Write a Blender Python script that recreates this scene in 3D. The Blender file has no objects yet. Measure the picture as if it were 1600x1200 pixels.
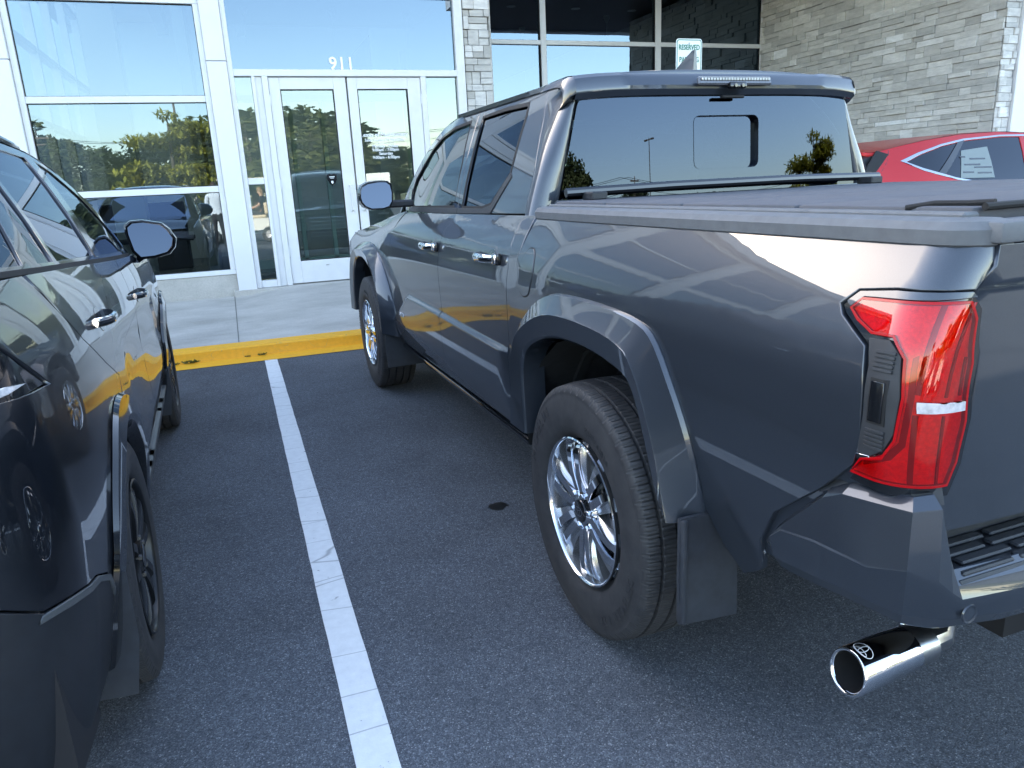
import bpy, bmesh, math, random
from mathutils import Vector, Matrix
from mathutils.geometry import delaunay_2d_cdt
PI=math.pi; R=math.radians
rnd=random.Random(7)
C=bpy.context.scene.collection
S=bpy.context.scene
# ------------------------------------------------------------- camera, world, sun, exposure
def look(yaw,pitch,roll):
    cy,sy=math.cos(yaw),math.sin(yaw); cp,sp=math.cos(pitch),math.sin(pitch)
    f=Vector((sy*cp,cy*cp,-sp)); r=Vector((cy,-sy,0)); u=r.cross(f)
    cr,sr=math.cos(roll),math.sin(roll)
    r2=r*cr+u*sr; u2=-r*sr+u*cr
    return Matrix((r2,u2,-f)).transposed().to_4x4()
cam=bpy.data.cameras.new('camera'); camo=bpy.data.objects.new('camera',cam); C.objects.link(camo)
camo.matrix_world=Matrix.Translation((0,0,1.3875))@look(.3454,.2662,-.0483)
cam.sensor_width=36; cam.lens=36*1150.56/1600; cam.clip_start=.05; cam.clip_end=2000
S.camera=camo
SUN_EL,SUN_AZ=R(27),R(-28)          # azimuth measured from +y towards +x
w=bpy.data.worlds.new('World'); S.world=w; w.use_nodes=True
nt=w.node_tree; bg=nt.nodes['Background']; sky=nt.nodes.new('ShaderNodeTexSky'); sky.sky_type='NISHITA'
sky.sun_disc=False; sky.sun_elevation=SUN_EL; sky.sun_rotation=SUN_AZ; sky.air_density=1.0; sky.dust_density=.9; sky.ozone_density=1.2
nt.links.new(sky.outputs[0],bg.inputs[0]); bg.inputs[1].default_value=.15
sl=bpy.data.lights.new('sun','SUN'); sl.energy=3.6; sl.angle=R(.53); sl.color=(1,.94,.85)
so=bpy.data.objects.new('sun',sl); C.objects.link(so)
sd=Vector((math.sin(SUN_AZ)*math.cos(SUN_EL),math.cos(SUN_AZ)*math.cos(SUN_EL),math.sin(SUN_EL)))
so.rotation_euler=sd.to_track_quat('Z','Y').to_euler(); so.location=(0,30,30)
S.view_settings.view_transform='Standard'; S.view_settings.look='None'; S.view_settings.exposure=2.8; S.view_settings.use_white_balance=True; S.view_settings.white_balance_temperature=7400; S.view_settings.white_balance_tint=11; S.view_settings.gamma=1
S.render.engine='CYCLES'; S.cycles.use_denoising=True; S.cycles.max_bounces=9; S.cycles.transparent_max_bounces=14
S.cycles.glossy_bounces=6; S.cycles.diffuse_bounces=3; S.cycles.sample_clamp_indirect=6; S.cycles.caustics_reflective=False; S.cycles.caustics_refractive=False
# ------------------------------------------------------------- helpers
def link(o,parent=None):
    C.objects.link(o)
    if parent: o.parent=parent
    return o
def thing(name,label,cat,loc=(0,0,0),rz=0,group=None,kind=None):
    o=bpy.data.objects.new(name,None); link(o); o.location=loc; o.rotation_euler=(0,0,rz)
    o['label']=label; o['category']=cat
    if group: o['group']=group
    if kind: o['kind']=kind
    return o
def tag(o,label,cat,group=None,kind=None):
    o['label']=label; o['category']=cat
    if group: o['group']=group
    if kind: o['kind']=kind
    return o
def struct(o): o['kind']='structure'; return o
def copy_tree(o,parent=None):
    c=o.copy(); C.objects.link(c); c.parent=parent
    for ch in list(o.children): copy_tree(ch,c)
    return c
class MB:
    def __init__(s): s.v=[]; s.f=[]; s.c=[]
    def add(s,vs,fs,col=None):
        n=len(s.v); s.v+= [tuple(v) for v in vs]; s.f+=[[i+n for i in f] for f in fs]
        s.c+=[col if col is not None else 0.5]*len(fs); return s
    def box(s,x0,x1,y0,y1,z0,z1,b=0,M=None,col=None,seg=1):
        if b:
            bm=bmesh.new(); bmesh.ops.create_cube(bm,size=1)
            for v in bm.verts: v.co=Vector(((x0+x1)/2+v.co.x*(x1-x0),(y0+y1)/2+v.co.y*(y1-y0),(z0+z1)/2+v.co.z*(z1-z0)))
            bmesh.ops.bevel(bm,geom=bm.edges[:],offset=b,segments=seg,affect='EDGES',profile=.5)
            bm.verts.index_update()
            vs=[v.co.copy() for v in bm.verts]; fs=[[v.index for v in f.verts] for f in bm.faces]; bm.free()
        else:
            vs=[Vector((x,y,z)) for x in (x0,x1) for y in (y0,y1) for z in (z0,z1)]
            fs=[[0,1,3,2],[4,6,7,5],[0,4,5,1],[2,3,7,6],[0,2,6,4],[1,5,7,3]]
        if M: vs=[M@v for v in vs]
        return s.add(vs,fs,col)
    def tube(s,pts,r,n=12,cap=True,rs=None):
        pts=[Vector(p) for p in pts]; rings=[]
        up=None
        for i,p in enumerate(pts):
            d=(pts[min(i+1,len(pts)-1)]-pts[max(i-1,0)]).normalized()
            if up is None: up=d.orthogonal().normalized()
            up=(up-d*up.dot(d)).normalized(); sd_=d.cross(up)
            rr=rs[i] if rs else r
            rings.append([p+up*rr*math.cos(2*PI*k/n)+sd_*rr*math.sin(2*PI*k/n) for k in range(n)])
        return s.loft(rings,True,cap)
    def loft(s,rings,closed=True,cap=False,col=None):
        m=len(rings[0]); vs=[v for r in rings for v in r]; fs=[]
        for i in range(len(rings)-1):
            for k in range(m if closed else m-1):
                a=i*m+k; b=i*m+(k+1)%m
                fs.append([a,b,b+m,a+m])
        if cap: fs+= [list(range(m))[::-1],[(len(rings)-1)*m+k for k in range(m)]]
        return s.add(vs,fs,col)
    def lathe(s,prof,n=48,M=None,a0=0,cap=False):   # prof: (radius, axial); axis = x
        rings=[]
        for r,a in prof:
            rg=[Vector((a,r*math.cos(2*PI*k/n+a0),r*math.sin(2*PI*k/n+a0))) for k in range(n)]
            rings.append([M@v for v in rg] if M else rg)
        return s.loft(rings,True,cap)
    def prism(s,poly,M,h,b=0,col=None):   # poly in local xy, extruded 0..h along z, placed by M
        bm=bmesh.new(); vs=[bm.verts.new((p[0],p[1],0)) for p in poly]; f=bm.faces.new(vs)
        bm.normal_update()
        r=bmesh.ops.extrude_face_region(bm,geom=[f]); 
        for v in r['geom']:
            if isinstance(v,bmesh.types.BMVert): v.co.z+=h
        if b:
            es=[e for e in bm.edges if all(v.co.z>h*.5 for v in e.verts)] if h>0 else [e for e in bm.edges if all(v.co.z<h*.5 for v in e.verts)]
            bmesh.ops.bevel(bm,geom=es,offset=b,segments=2,affect='EDGES')
        bmesh.ops.recalc_face_normals(bm,faces=bm.faces[:])
        bm.verts.index_update()
        s.add([M@v.co for v in bm.verts],[[v.index for v in f.verts] for f in bm.faces],col); bm.free(); return s
    def xform(s,M): s.v=[tuple(M@Vector(v)) for v in s.v]; return s
    def build(s,name,mat,parent=None,ang=30,recalc=True,smooth=True,cattr=False):
        me=bpy.data.meshes.new(name); me.from_pydata(s.v,[],s.f); me.update()
        if recalc:
            bm=bmesh.new(); bm.from_mesh(me); bmesh.ops.recalc_face_normals(bm,faces=bm.faces[:]); bm.to_mesh(me); bm.free()
        if smooth:
            me.polygons.foreach_set('use_smooth',[True]*len(me.polygons)); me.set_sharp_from_angle(angle=R(ang))
        if cattr:
            at=me.attributes.new('shade','FLOAT','FACE'); at.data.foreach_set('value',s.c)
        for m in (mat if isinstance(mat,(list,tuple)) else [mat]): me.materials.append(m)
        return link(bpy.data.objects.new(name,me),parent)
def inside(p,poly):
    x,y=p; c=False; n=len(poly); j=n-1
    for i in range(n):
        xi,yi=poly[i]; xj,yj=poly[j]
        if (yi>y)!=(yj>y) and x<(xj-xi)*(y-yi)/(yj-yi)+xi: c=not c
        j=i
    return c
def segd(p,a,b):
    ax,ay=a; bx,by=b; dx,dy=bx-ax,by-ay; l=dx*dx+dy*dy
    t=0 if l==0 else max(0,min(1,((p[0]-ax)*dx+(p[1]-ay)*dy)/l))
    return math.hypot(p[0]-ax-t*dx,p[1]-ay-t*dy)
def resamp(poly,h):
    out=[]; n=len(poly)
    for i in range(n):
        a=poly[i]; b=poly[(i+1)%n]; k=max(1,int(math.hypot(b[0]-a[0],b[1]-a[1])/h))
        for j in range(k): out.append((a[0]+(b[0]-a[0])*j/k,a[1]+(b[1]-a[1])*j/k))
    return out
def area(p): return sum(p[i][0]*p[(i+1)%len(p)][1]-p[(i+1)%len(p)][0]*p[i][1] for i in range(len(p)))/2
def rnd_poly(poly,r,n=4,skip=()):
    """round the corners of a polygon by radius-like distance r"""
    out=[]; m=len(poly)
    for i in range(m):
        p=Vector(poly[i]); a=Vector(poly[i-1]); b=Vector(poly[(i+1)%m])
        if i in skip: out.append(tuple(p)); continue
        la,lb=(a-p).length,(b-p).length; d=min(r,la*.45,lb*.45)
        p0=p+(a-p).normalized()*d; p1=p+(b-p).normalized()*d
        for k in range(n+1):
            t=k/n; q=p0*(1-t)**2+p*2*t*(1-t)+p1*t*t; out.append(tuple(q))
    return out
def panel(name,outline,mp,mat,parent,sgn=-1,mx=1,h=.03,holes=(),lift=0,lip=.003,thick=.014,gap=0.0,extra=()):
    """sheet cut from the surface mp(u,v); sgn fixes which side is outside, mx=-1 mirrors in x"""
    if area(outline)<0: outline=outline[::-1]
    if gap: 
        n=len(outline); o2=[]
        for i in range(n):
            a=Vector(outline[i-1]); p=Vector(outline[i]); b=Vector(outline[(i+1)%n])
            d=(b-a); d.normalize(); o2.append((p.x-d.y*gap,p.y+d.x*gap))
        outline=o2
    loops=[resamp(outline,h)]+[resamp(q if area(q)<0 else q[::-1],h) for q in holes]
    pts=[];edges=[]
    for lp in loops:
        n=len(pts); pts+=lp; edges+=[(n+i,n+(i+1)%len(lp)) for i in range(len(lp))]
    us=[p[0] for p in loops[0]]; vs_=[p[1] for p in loops[0]]
    segs=[(lp[i],lp[(i+1)%len(lp)]) for lp in loops for i in range(len(lp))]
    u=min(us)+h*.5; row=0
    while u<max(us):
        v=min(vs_)+(h*.5 if row%2 else h*.25)
        while v<max(vs_):
            p=(u,v)
            if inside(p,loops[0]) and not any(inside(p,q) for q in loops[1:]) and min(segd(p,a,b) for a,b in segs if abs(a[0]-u)<2*h+.02 or True)>h*.4: pts.append(p)
            v+=h
        u+=h*.87; row+=1
    for p in extra:
        if inside(p,loops[0]) and not any(inside(p,q) for q in loops[1:]) and min(segd(p,a,b) for a,b in segs)>.006: pts.append(p)
    r=delaunay_2d_cdt([Vector(p) for p in pts],edges,[],0,1e-6)
    V2=[tuple(v) for v in r[0]]; T=[]
    for t in r[2]:
        c=(sum(V2[i][0] for i in t)/3,sum(V2[i][1] for i in t)/3)
        if inside(c,loops[0]) and not any(inside(c,q) for q in loops[1:]): T.append(list(t))
    def P(u,v): p=mp(u,v); return Vector((p[0]*mx,p[1],p[2]))
    e=1.5e-3; sg=sgn*mx
    def N(u,v): 
        n=(P(u+e,v)-P(u-e,v)).cross(P(u,v+e)-P(u,v-e)); return n.normalized()*sg
    Vn=[N(*p) for p in V2]; V3=[P(*p)+n*lift for p,n in zip(V2,Vn)]
    F=[]
    for t in T:
        g=(V3[t[1]]-V3[t[0]]).cross(V3[t[2]]-V3[t[0]])
        F.append(t if g.dot(Vn[t[0]])>=0 else t[::-1])
    if thick:
        cnt={}
        for t in F:
            for a,b in ((t[0],t[1]),(t[1],t[2]),(t[2],t[0])): cnt[(a,b)]=1
        bd=[(a,b) for a,b in cnt if (b,a) not in cnt]
        nxt={a:b for a,b in bd}; prv={b:a for a,b in bd}
        n0=len(V3); idx={}; 
        bv=[a for a,b in bd]
        for a in bv:
            p=prv.get(a,a); q=nxt.get(a,a); t=(V3[q]-V3[p]); 
            if t.length<1e-9: t=Vector((0,1,0))
            o=t.normalized().cross(Vn[a]).normalized()
            idx[a]=len(V3)
            V3.append(V3[a]+o*lip*.7-Vn[a]*lip); Vn.append((o+Vn[a]*.3).normalized())
            V3.append(V3[a]+o*lip*.7-Vn[a]*thick); Vn.append(o)
        for a,b in bd:
            i,j=idx[a],idx[b]; F.append([b,a,i,j]); F.append([j,i,i+1,j+1])
    me=bpy.data.meshes.new(name); me.from_pydata(V3,[],F); me.update()
    me.polygons.foreach_set('use_smooth',[True]*len(me.polygons))
    me.normals_split_custom_set_from_vertices([tuple(n) for n in Vn])
    me.materials.append(mat)
    return link(bpy.data.objects.new(name,me),parent)
def text(name,body,size,M,mat,parent,ext=.002,align='CENTER',space=1.0,bold=.018):
    cu=bpy.data.curves.new(name,'FONT'); cu.body=body; cu.size=size; cu.offset=size*bold; cu.extrude=ext; cu.align_x=align; cu.space_character=space; cu.resolution_u=3
    o=bpy.data.objects.new(name,cu); C.objects.link(o); bpy.context.view_layer.update()
    dg=bpy.context.evaluated_depsgraph_get(); me=bpy.data.meshes.new_from_object(o.evaluated_get(dg)); bpy.data.objects.remove(o); bpy.data.curves.remove(cu)
    me.transform(M); me.materials.clear(); me.materials.append(mat); me.name=name
    return link(bpy.data.objects.new(name,me),parent)
def basis(o,x,y,z): 
    m=Matrix((Vector(x),Vector(y),Vector(z))).transposed().to_4x4(); m.translation=Vector(o); return m
# ------------------------------------------------------------- materials
def nm(name):
    m=bpy.data.materials.new(name); m.use_nodes=True; t=m.node_tree; return m,t,t.nodes['Principled BSDF']
def setp(b,**k):
    for a,v in k.items():
        a={'base':'Base Color','rough':'Roughness','metal':'Metallic','coat':'Coat Weight','crough':'Coat Roughness','spec':'Specular IOR Level','trans':'Transmission Weight','ior':'IOR','em':'Emission Color','ems':'Emission Strength','sub':'Subsurface Weight','alpha':'Alpha','sheen':'Sheen Weight'}[a]
        b.inputs[a].default_value=(*v,1) if isinstance(v,tuple) else v
def N_(t,ty,**k):
    n=t.nodes.new(ty)
    for a,v in k.items():
        if a in n.inputs: n.inputs[a].default_value=v
        else: setattr(n,a,v)
    return n
def noise(t,scale,detail=4,rough=.6,co='Object'):
    tc=N_(t,'ShaderNodeTexCoord'); n=N_(t,'ShaderNodeTexNoise'); n.inputs['Scale'].default_value=scale; n.inputs['Detail'].default_value=detail; n.inputs['Roughness'].default_value=rough
    t.links.new(tc.outputs[co],n.inputs['Vector']); return n
def ramp(t,src,stops):
    r=N_(t,'ShaderNodeValToRGB'); e=r.color_ramp.elements
    while len(e)<len(stops): e.new(.5)
    for i,(p,c) in enumerate(stops):
        e[i].position=p; e[i].color=(*c,1) if isinstance(c,tuple) else (c,c,c,1)
    t.links.new(src,r.inputs[0]); return r
def bump(t,b,src,st=.3,dist=.01,prev=None):
    n=N_(t,'ShaderNodeBump'); n.inputs['Strength'].default_value=st; n.inputs['Distance'].default_value=dist
    t.links.new(src,n.inputs['Height'])
    if prev: t.links.new(prev.outputs[0],n.inputs['Normal'])
    t.links.new(n.outputs[0],b.inputs['Normal']); return n
def simple(name,base,rough=.5,metal=0,var=0,vs=20,bs=0,bscale=200,**k):
    m,t,b=nm(name); setp(b,base=base,rough=rough,metal=metal,**k)
    n=noise(t,vs)
    r=ramp(t,n.outputs[0],[(.3,tuple(c*(1-var) for c in base)),(.7,tuple(min(1,c*(1+var)) for c in base))]); t.links.new(r.outputs[0],b.inputs['Base Color'])
    if bs:
        n2=noise(t,bscale,3); bump(t,b,n2.outputs[0],bs,.002)
    return m
def paint(name,base,metal=.35,rough=.38,cior=1.60):
    m,t,b=nm(name); setp(b,base=base,rough=rough,metal=metal,coat=1.0,crough=.006); b.inputs['Coat IOR'].default_value=cior
    n=noise(t,900,2); r=ramp(t,n.outputs[0],[(.35,tuple(c*.88 for c in base)),(.65,tuple(min(1,c*1.14) for c in base))]); t.links.new(r.outputs[0],b.inputs['Base Color'])
    # faint dust film
    n2=noise(t,3.5,6,.65); r2=ramp(t,n2.outputs[0],[(.40,.0),(.80,.018)]); t.links.new(r2.outputs[0],b.inputs['Coat Roughness'])
    n3=noise(t,6,2); bump(t,b,n3.outputs[0],.012,.02)
    return m
def glass(name,tint,refl=.06,rough=0.0,f0=1.5,wave=0,gcol=(1,1,1)):
    m=bpy.data.materials.new(name); m.use_nodes=True; t=m.node_tree; t.nodes.clear()
    o=N_(t,'ShaderNodeOutputMaterial'); g=N_(t,'ShaderNodeBsdfGlossy'); g.inputs['Roughness'].default_value=rough; g.inputs['Color'].default_value=(*gcol,1)
    tr=N_(t,'ShaderNodeBsdfTransparent'); tr.inputs[0].default_value=(*tint,1)
    fr=N_(t,'ShaderNodeFresnel'); fr.inputs[0].default_value=f0
    ma=N_(t,'ShaderNodeMath',operation='MULTIPLY_ADD'); ma.inputs[1].default_value=1-refl; ma.inputs[2].default_value=refl; ma.use_clamp=True
    mx=N_(t,'ShaderNodeMixShader'); t.links.new(fr.outputs[0],ma.inputs[0]); t.links.new(ma.outputs[0],mx.inputs[0]); t.links.new(tr.outputs[0],mx.inputs[1]); t.links.new(g.outputs[0],mx.inputs[2]); t.links.new(mx.outputs[0],o.inputs[0])
    if wave:
        n=noise(t,1.1,1); bp=N_(t,'ShaderNodeBump'); bp.inputs['Strength'].default_value=wave; bp.inputs['Distance'].default_value=.01; t.links.new(n.outputs[0],bp.inputs['Height']); t.links.new(bp.outputs[0],g.inputs['Normal'])
    return m
MT={}
MT['truck']=paint('truck_grey_paint',(.029,.038,.052),.45,.42)
MT['black']=paint('black_paint',(.004,.006,.010),.2,.3)
MT['red']=paint('red_paint',(.46,.001,.005),.45,.45,1.40)
MT['red'].node_tree.nodes['Principled BSDF'].inputs['Coat Weight'].default_value=.45
MT['silver']=paint('silver_paint',(.42,.44,.47),.8,.35)
MT['chrome']=simple('chrome',(.78,.80,.83),.05,1)
MT['steel']=simple('satin_steel',(.55,.55,.55),.28,1,.08,60)
MT['rimgrey']=simple('grey_painted_alloy',(.46,.48,.51),.2,.85)
MT['bplastic']=simple('dark_bumper_plastic',(.012,.014,.018),.42,0,.15,40,.2,900)
MT['gloss']=simple('gloss_black_trim',(.008,.009,.011),.08,0,coat=.6)
MT['plastic']=simple('black_grained_plastic',(.022,.025,.030),.55,0,.15,40,.25,900)
MT['railp']=simple('grey_grained_rail_plastic',(.12,.127,.136),.65,0,.12,30,.3,1200)
MT['flap']=simple('mud_flap_rubber',(.028,.033,.042),.62,0,.2,25,.15,300)
MT['tonneau']=simple('textured_cover_vinyl',(.090,.092,.104),.8,0,.1,12,.3,900)
MT['rubber']=simple('rubber_seal',(.008,.008,.009),.75)
MT['trim']=simple('dark_bright_trim',(.42,.44,.47),.12,1)
MT['liner']=simple('wheel_well_liner',(.010,.011,.013),.9,0,.3,30,.5,80)
MT['under']=simple('dark_underbody',(.006,.006,.007),.85)
MT['redlens']=None
MT['frame']=simple('white_aluminium_frame',(.68,.68,.68),.38,0,.04,6)
MT['acm']=simple('white_metal_cladding',(.69,.69,.70),.35,0,.03,2)
MT['conc_joint']=simple('dark_joint',(.16,.16,.15),.9)
MT['strip']=simple('grey_trim_strip',(.07,.075,.08),.4)
MT['soffit']=simple('dark_bronze_soffit',(.035,.033,.034),.55)
MT['iwall']=simple('interior_white_wall',(.62,.64,.63),.7)
MT['ifloor']=simple('interior_grey_tile',(.22,.22,.22),.25)
MT['idark']=simple('interior_dark_ceiling',(.05,.045,.04),.8)
MT['white']=simple('white_lettering',(.85,.86,.86),.5)
MT['signgreen']=simple('green_lettering',(.01,.20,.12),.5)
MT['signwhite']=simple('white_sign_sheeting',(.80,.84,.84),.45)
MT['galv']=simple('galvanised_post',(.35,.36,.36),.45,.7,.1)
MT['bronze']=simple('bronze_pole_paint',(.10,.075,.055),.5)
MT['wood']=simple('weathered_pole_wood',(.16,.11,.075),.85,0,.3,8)
MT['bark']=simple('tree_bark',(.09,.07,.05),.9,0,.3,10)
MT['seat']=simple('black_leather_seat',(.015,.015,.017),.5)
MT['skin']=simple('skin',(.45,.27,.19),.5,sub=.1)
MT['shirt']=simple('white_shirt_cloth',(.75,.77,.80),.85)
MT['trouser']=simple('dark_trouser_cloth',(.03,.03,.035),.85)
MT['hair']=simple('brown_hair',(.06,.035,.02),.6)
MT['blond']=simple('light_brown_hair',(.25,.16,.08),.6)
MT['tee']=simple('black_tee_cloth',(.015,.015,.018),.9)
MT['cart']=simple('white_cart_body',(.72,.72,.70),.3,coat=.5)
MT['beige']=simple('beige_cart_roof',(.55,.45,.32),.5)
MT['brick']=simple('far_brick_wall',(.30,.16,.11),.9,0,.15,3)
def tyre_mat():
    m,t,b=nm('tyre_rubber'); setp(b,base=(.022,.022,.025),rough=.62)
    n=noise(t,18,5,.7); r=ramp(t,n.outputs[0],[(.3,(.022,.023,.027)),(.75,(.050,.050,.052))]); t.links.new(r.outputs[0],b.inputs['Base Color'])
    n2=noise(t,250,3); bump(t,b,n2.outputs[0],.25,.001); return m
MT['tyre']=tyre_mat()
def lens(name,col,rough=.05,tr=(.5,.01,.01)):
    m,t,b=nm(name); setp(b,base=col,rough=.12,coat=1,crough=.01,trans=.0,spec=.6)
    w_=N_(t,'ShaderNodeTexWave'); w_.inputs['Scale'].default_value=90; tc=N_(t,'ShaderNodeTexCoord'); t.links.new(tc.outputs['Object'],w_.inputs[0])
    w_.bands_direction='X'; bump(t,b,w_.outputs[0],.12,.001); return m
def redlens():
    m,t,b=nm('red_lamp_lens'); setp(b,base=(.42,.0,.003),rough=.4,coat=.6,crough=.004,sub=.0,spec=.1)
    b.inputs['Subsurface Radius'].default_value=(.03,.004,.004)
    return m
MT['redlens']=redlens()
G_red=glass('red_clear_lens',(.98,.03,.04),.02)
MT['redrefl']=simple('red_reflector_cells',(.95,.14,.14),.35,.25,.25,160,.5,260)
MT['clearlens']=simple('clear_lamp_lens',(.62,.60,.62),.15,.2,.25,90,coat=1.0)
MT['amber']=simple('amber_lens',(.6,.2,.01),.15,coat=1.0)
G_dark=glass('privacy_glass',(.035,.045,.055),.01,gcol=(.80,.88,1)); G_light=glass('green_tinted_glass',(.42,.55,.50),.045)
G_rear=glass('rear_privacy_glass',(.03,.04,.05),.02,gcol=(.50,.66,.95))
G_bld=glass('coated_window_glass',(.12,.18,.19),.12,wave=.05,gcol=(.58,.78,.98)); G_door=glass('door_glass',(.45,.62,.58),.11,wave=.03,gcol=(.82,.95,1))
G_mir=simple('mirror_glass',(.075,.090,.115),.01,1)
G_mird=simple('dark_mirror_glass',(.035,.045,.065),.01,1)
MT['satblack']=simple('satin_black_alloy',(.012,.013,.015),.32,.3)
def asphalt():
    m,t,b=nm('asphalt')
    tc=N_(t,'ShaderNodeTexCoord')
    v=N_(t,'ShaderNodeTexVoronoi'); v.inputs['Scale'].default_value=290; t.links.new(tc.outputs['Object'],v.inputs['Vector'])
    hs=N_(t,'ShaderNodeSeparateColor'); t.links.new(v.outputs['Color'],hs.inputs[0])
    agg=ramp(t,hs.outputs[0],[(0,(.050,.058,.072)),(.50,(.092,.105,.126)),(.84,(.126,.142,.168)),(.965,(.18,.195,.22)),(1.0,(.32,.33,.35))])
    n=noise(t,.9,7,.66); big=ramp(t,n.outputs[0],[(.28,.60),(.50,.94),(.74,1.16)])
    n5=noise(t,45,4,.7); fine=ramp(t,n5.outputs[0],[(.3,.75),(.7,1.2)])
    mu=N_(t,'ShaderNodeMixRGB',blend_type='MULTIPLY'); mu.inputs[0].default_value=1; t.links.new(agg.outputs[0],mu.inputs[1]); t.links.new(big.outputs[0],mu.inputs[2])
    mu2=N_(t,'ShaderNodeMixRGB',blend_type='MULTIPLY'); mu2.inputs[0].default_value=1; t.links.new(mu.outputs[0],mu2.inputs[1]); t.links.new(fine.outputs[0],mu2.inputs[2])
    t.links.new(mu2.outputs[0],b.inputs['Base Color']); setp(b,rough=.82,spec=.35)
    d=N_(t,'ShaderNodeMath',operation='SUBTRACT'); d.inputs[0].default_value=1; t.links.new(v.outputs['Distance'],d.inputs[1])
    b1=bump(t,b,d.outputs[0],.8,.0035); b2=bump(t,b,n5.outputs[0],.4,.006,b1); return m
MT['asphalt']=asphalt()
def wornpaint(name,base,under,edge,sc=7,cracks=None):
    m,t,b=nm(name); n=noise(t,sc,8,.72); k=ramp(t,n.outputs[0],[(edge,0.),(edge+.05,1.)])
    n2=noise(t,30,5); tone=ramp(t,n2.outputs[0],[(.3,tuple(c*.88 for c in base)),(.7,base)])
    if cracks:
        tc=N_(t,'ShaderNodeTexCoord'); mp=N_(t,'ShaderNodeMapping'); mp.inputs['Scale'].default_value=cracks; t.links.new(tc.outputs['Object'],mp.inputs[0])
        nz=N_(t,'ShaderNodeTexNoise'); nz.inputs['Scale'].default_value=1.5; t.links.new(mp.outputs[0],nz.inputs['Vector']); ad=N_(t,'ShaderNodeMixRGB',blend_type='ADD'); ad.inputs[0].default_value=.15; t.links.new(mp.outputs[0],ad.inputs[1]); t.links.new(nz.outputs['Color'],ad.inputs[2])
        vv=N_(t,'ShaderNodeTexVoronoi',feature='DISTANCE_TO_EDGE'); vv.inputs['Scale'].default_value=1.0; t.links.new(ad.outputs[0],vv.inputs['Vector'])
        kr=ramp(t,vv.outputs['Distance'],[(.003,.45),(.010,1.)]); km=N_(t,'ShaderNodeMath',operation='MULTIPLY'); t.links.new(k.outputs[0],km.inputs[0]); t.links.new(kr.outputs[0],km.inputs[1]); k=km
    mx=N_(t,'ShaderNodeMixRGB'); t.links.new(k.outputs[0],mx.inputs[0]); mx.inputs[1].default_value=(*under,1); t.links.new(tone.outputs[0],mx.inputs[2])
    t.links.new(mx.outputs[0],b.inputs['Base Color']); setp(b,rough=.6); n3=noise(t,160,3); b1=bump(t,b,n3.outputs[0],.3,.002); bump(t,b,k.outputs[0],.5,.002,b1); return m
MT['line']=wornpaint('worn_white_road_paint',(.74,.76,.77),(.12,.13,.14),.31,26,(.9,4.6,1))
MT['yellow']=wornpaint('chipped_yellow_kerb_paint',(.95,.45,.02),(.55,.33,.09),.33,9,(3.5,14,14))
def concrete(name,a,bc):
    m,t,b=nm(name); tc=N_(t,'ShaderNodeTexCoord'); mp=N_(t,'ShaderNodeMapping'); mp.inputs['Scale'].default_value=(.8,1.5,1); t.links.new(tc.outputs['Object'],mp.inputs[0])
    n=N_(t,'ShaderNodeTexNoise'); n.inputs['Scale'].default_value=1.6; n.inputs['Detail'].default_value=7; n.inputs['Roughness'].default_value=.62; t.links.new(mp.outputs[0],n.inputs['Vector'])
    r=ramp(t,n.outputs[0],[(.3,a),(.7,bc)]); n2=noise(t,60,5,.7); r2=ramp(t,n2.outputs[0],[(.3,.86),(.7,1.06)])
    mu=N_(t,'ShaderNodeMixRGB',blend_type='MULTIPLY'); mu.inputs[0].default_value=1; t.links.new(r.outputs[0],mu.inputs[1]); t.links.new(r2.outputs[0],mu.inputs[2]); t.links.new(mu.outputs[0],b.inputs['Base Color'])
    setp(b,rough=.8); bump(t,b,n2.outputs[0],.25,.003); return m
MT['conc']=concrete('broom_finished_concrete',(.36,.34,.305),(.56,.53,.485))
def stone(name,stops,bs=.9):
    m,t,b=nm(name); at=N_(t,'ShaderNodeAttribute',attribute_name='shade'); r=ramp(t,at.outputs['Fac'],stops)
    tc=N_(t,'ShaderNodeTexCoord'); mp=N_(t,'ShaderNodeMapping'); mp.inputs['Scale'].default_value=(6,6,22); t.links.new(tc.outputs['Object'],mp.inputs[0])
    n=N_(t,'ShaderNodeTexNoise'); n.inputs['Scale'].default_value=1.; n.inputs['Detail'].default_value=8; n.inputs['Roughness'].default_value=.72; t.links.new(mp.outputs[0],n.inputs['Vector'])
    r2=ramp(t,n.outputs[0],[(.25,.72),(.75,1.25)]); mu=N_(t,'ShaderNodeMixRGB',blend_type='MULTIPLY'); mu.inputs[0].default_value=1
    t.links.new(r.outputs[0],mu.inputs[1]); t.links.new(r2.outputs[0],mu.inputs[2]); t.links.new(mu.outputs[0],b.inputs['Base Color']); setp(b,rough=.8)
    bump(t,b,n.outputs[0],bs,.012); return m
MT['ledger']=stone('grey_ledger_stone',[(0,(.48,.47,.445)),(.35,(.57,.55,.515)),(.7,(.66,.64,.60)),(.9,(.76,.74,.71)),(1,(.86,.86,.85))])
MT['ashlar']=stone('pale_ashlar_stone',[(0,(.42,.40,.37)),(.5,(.58,.56,.53)),(1,(.74,.72,.69))])
def leafm(name,a,b_):
    m,t,b=nm(name); n=noise(t,1.3,3); r=ramp(t,n.outputs[0],[(.3,a),(.7,b_)]); t.links.new(r.outputs[0],b.inputs['Base Color']); setp(b,rough=.7)
    tr_=N_(t,'ShaderNodeBsdfTranslucent'); ms=N_(t,'ShaderNodeMixShader'); ms.inputs[0].default_value=.35; t.links.new(r.outputs[0],tr_.inputs[0]); t.links.new(b.outputs[0],ms.inputs[1]); t.links.new(tr_.outputs[0],ms.inputs[2]); t.links.new(ms.outputs[0],t.nodes['Material Output'].inputs[0])
    b.inputs['Transmission Weight'].default_value=0; return m
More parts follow.
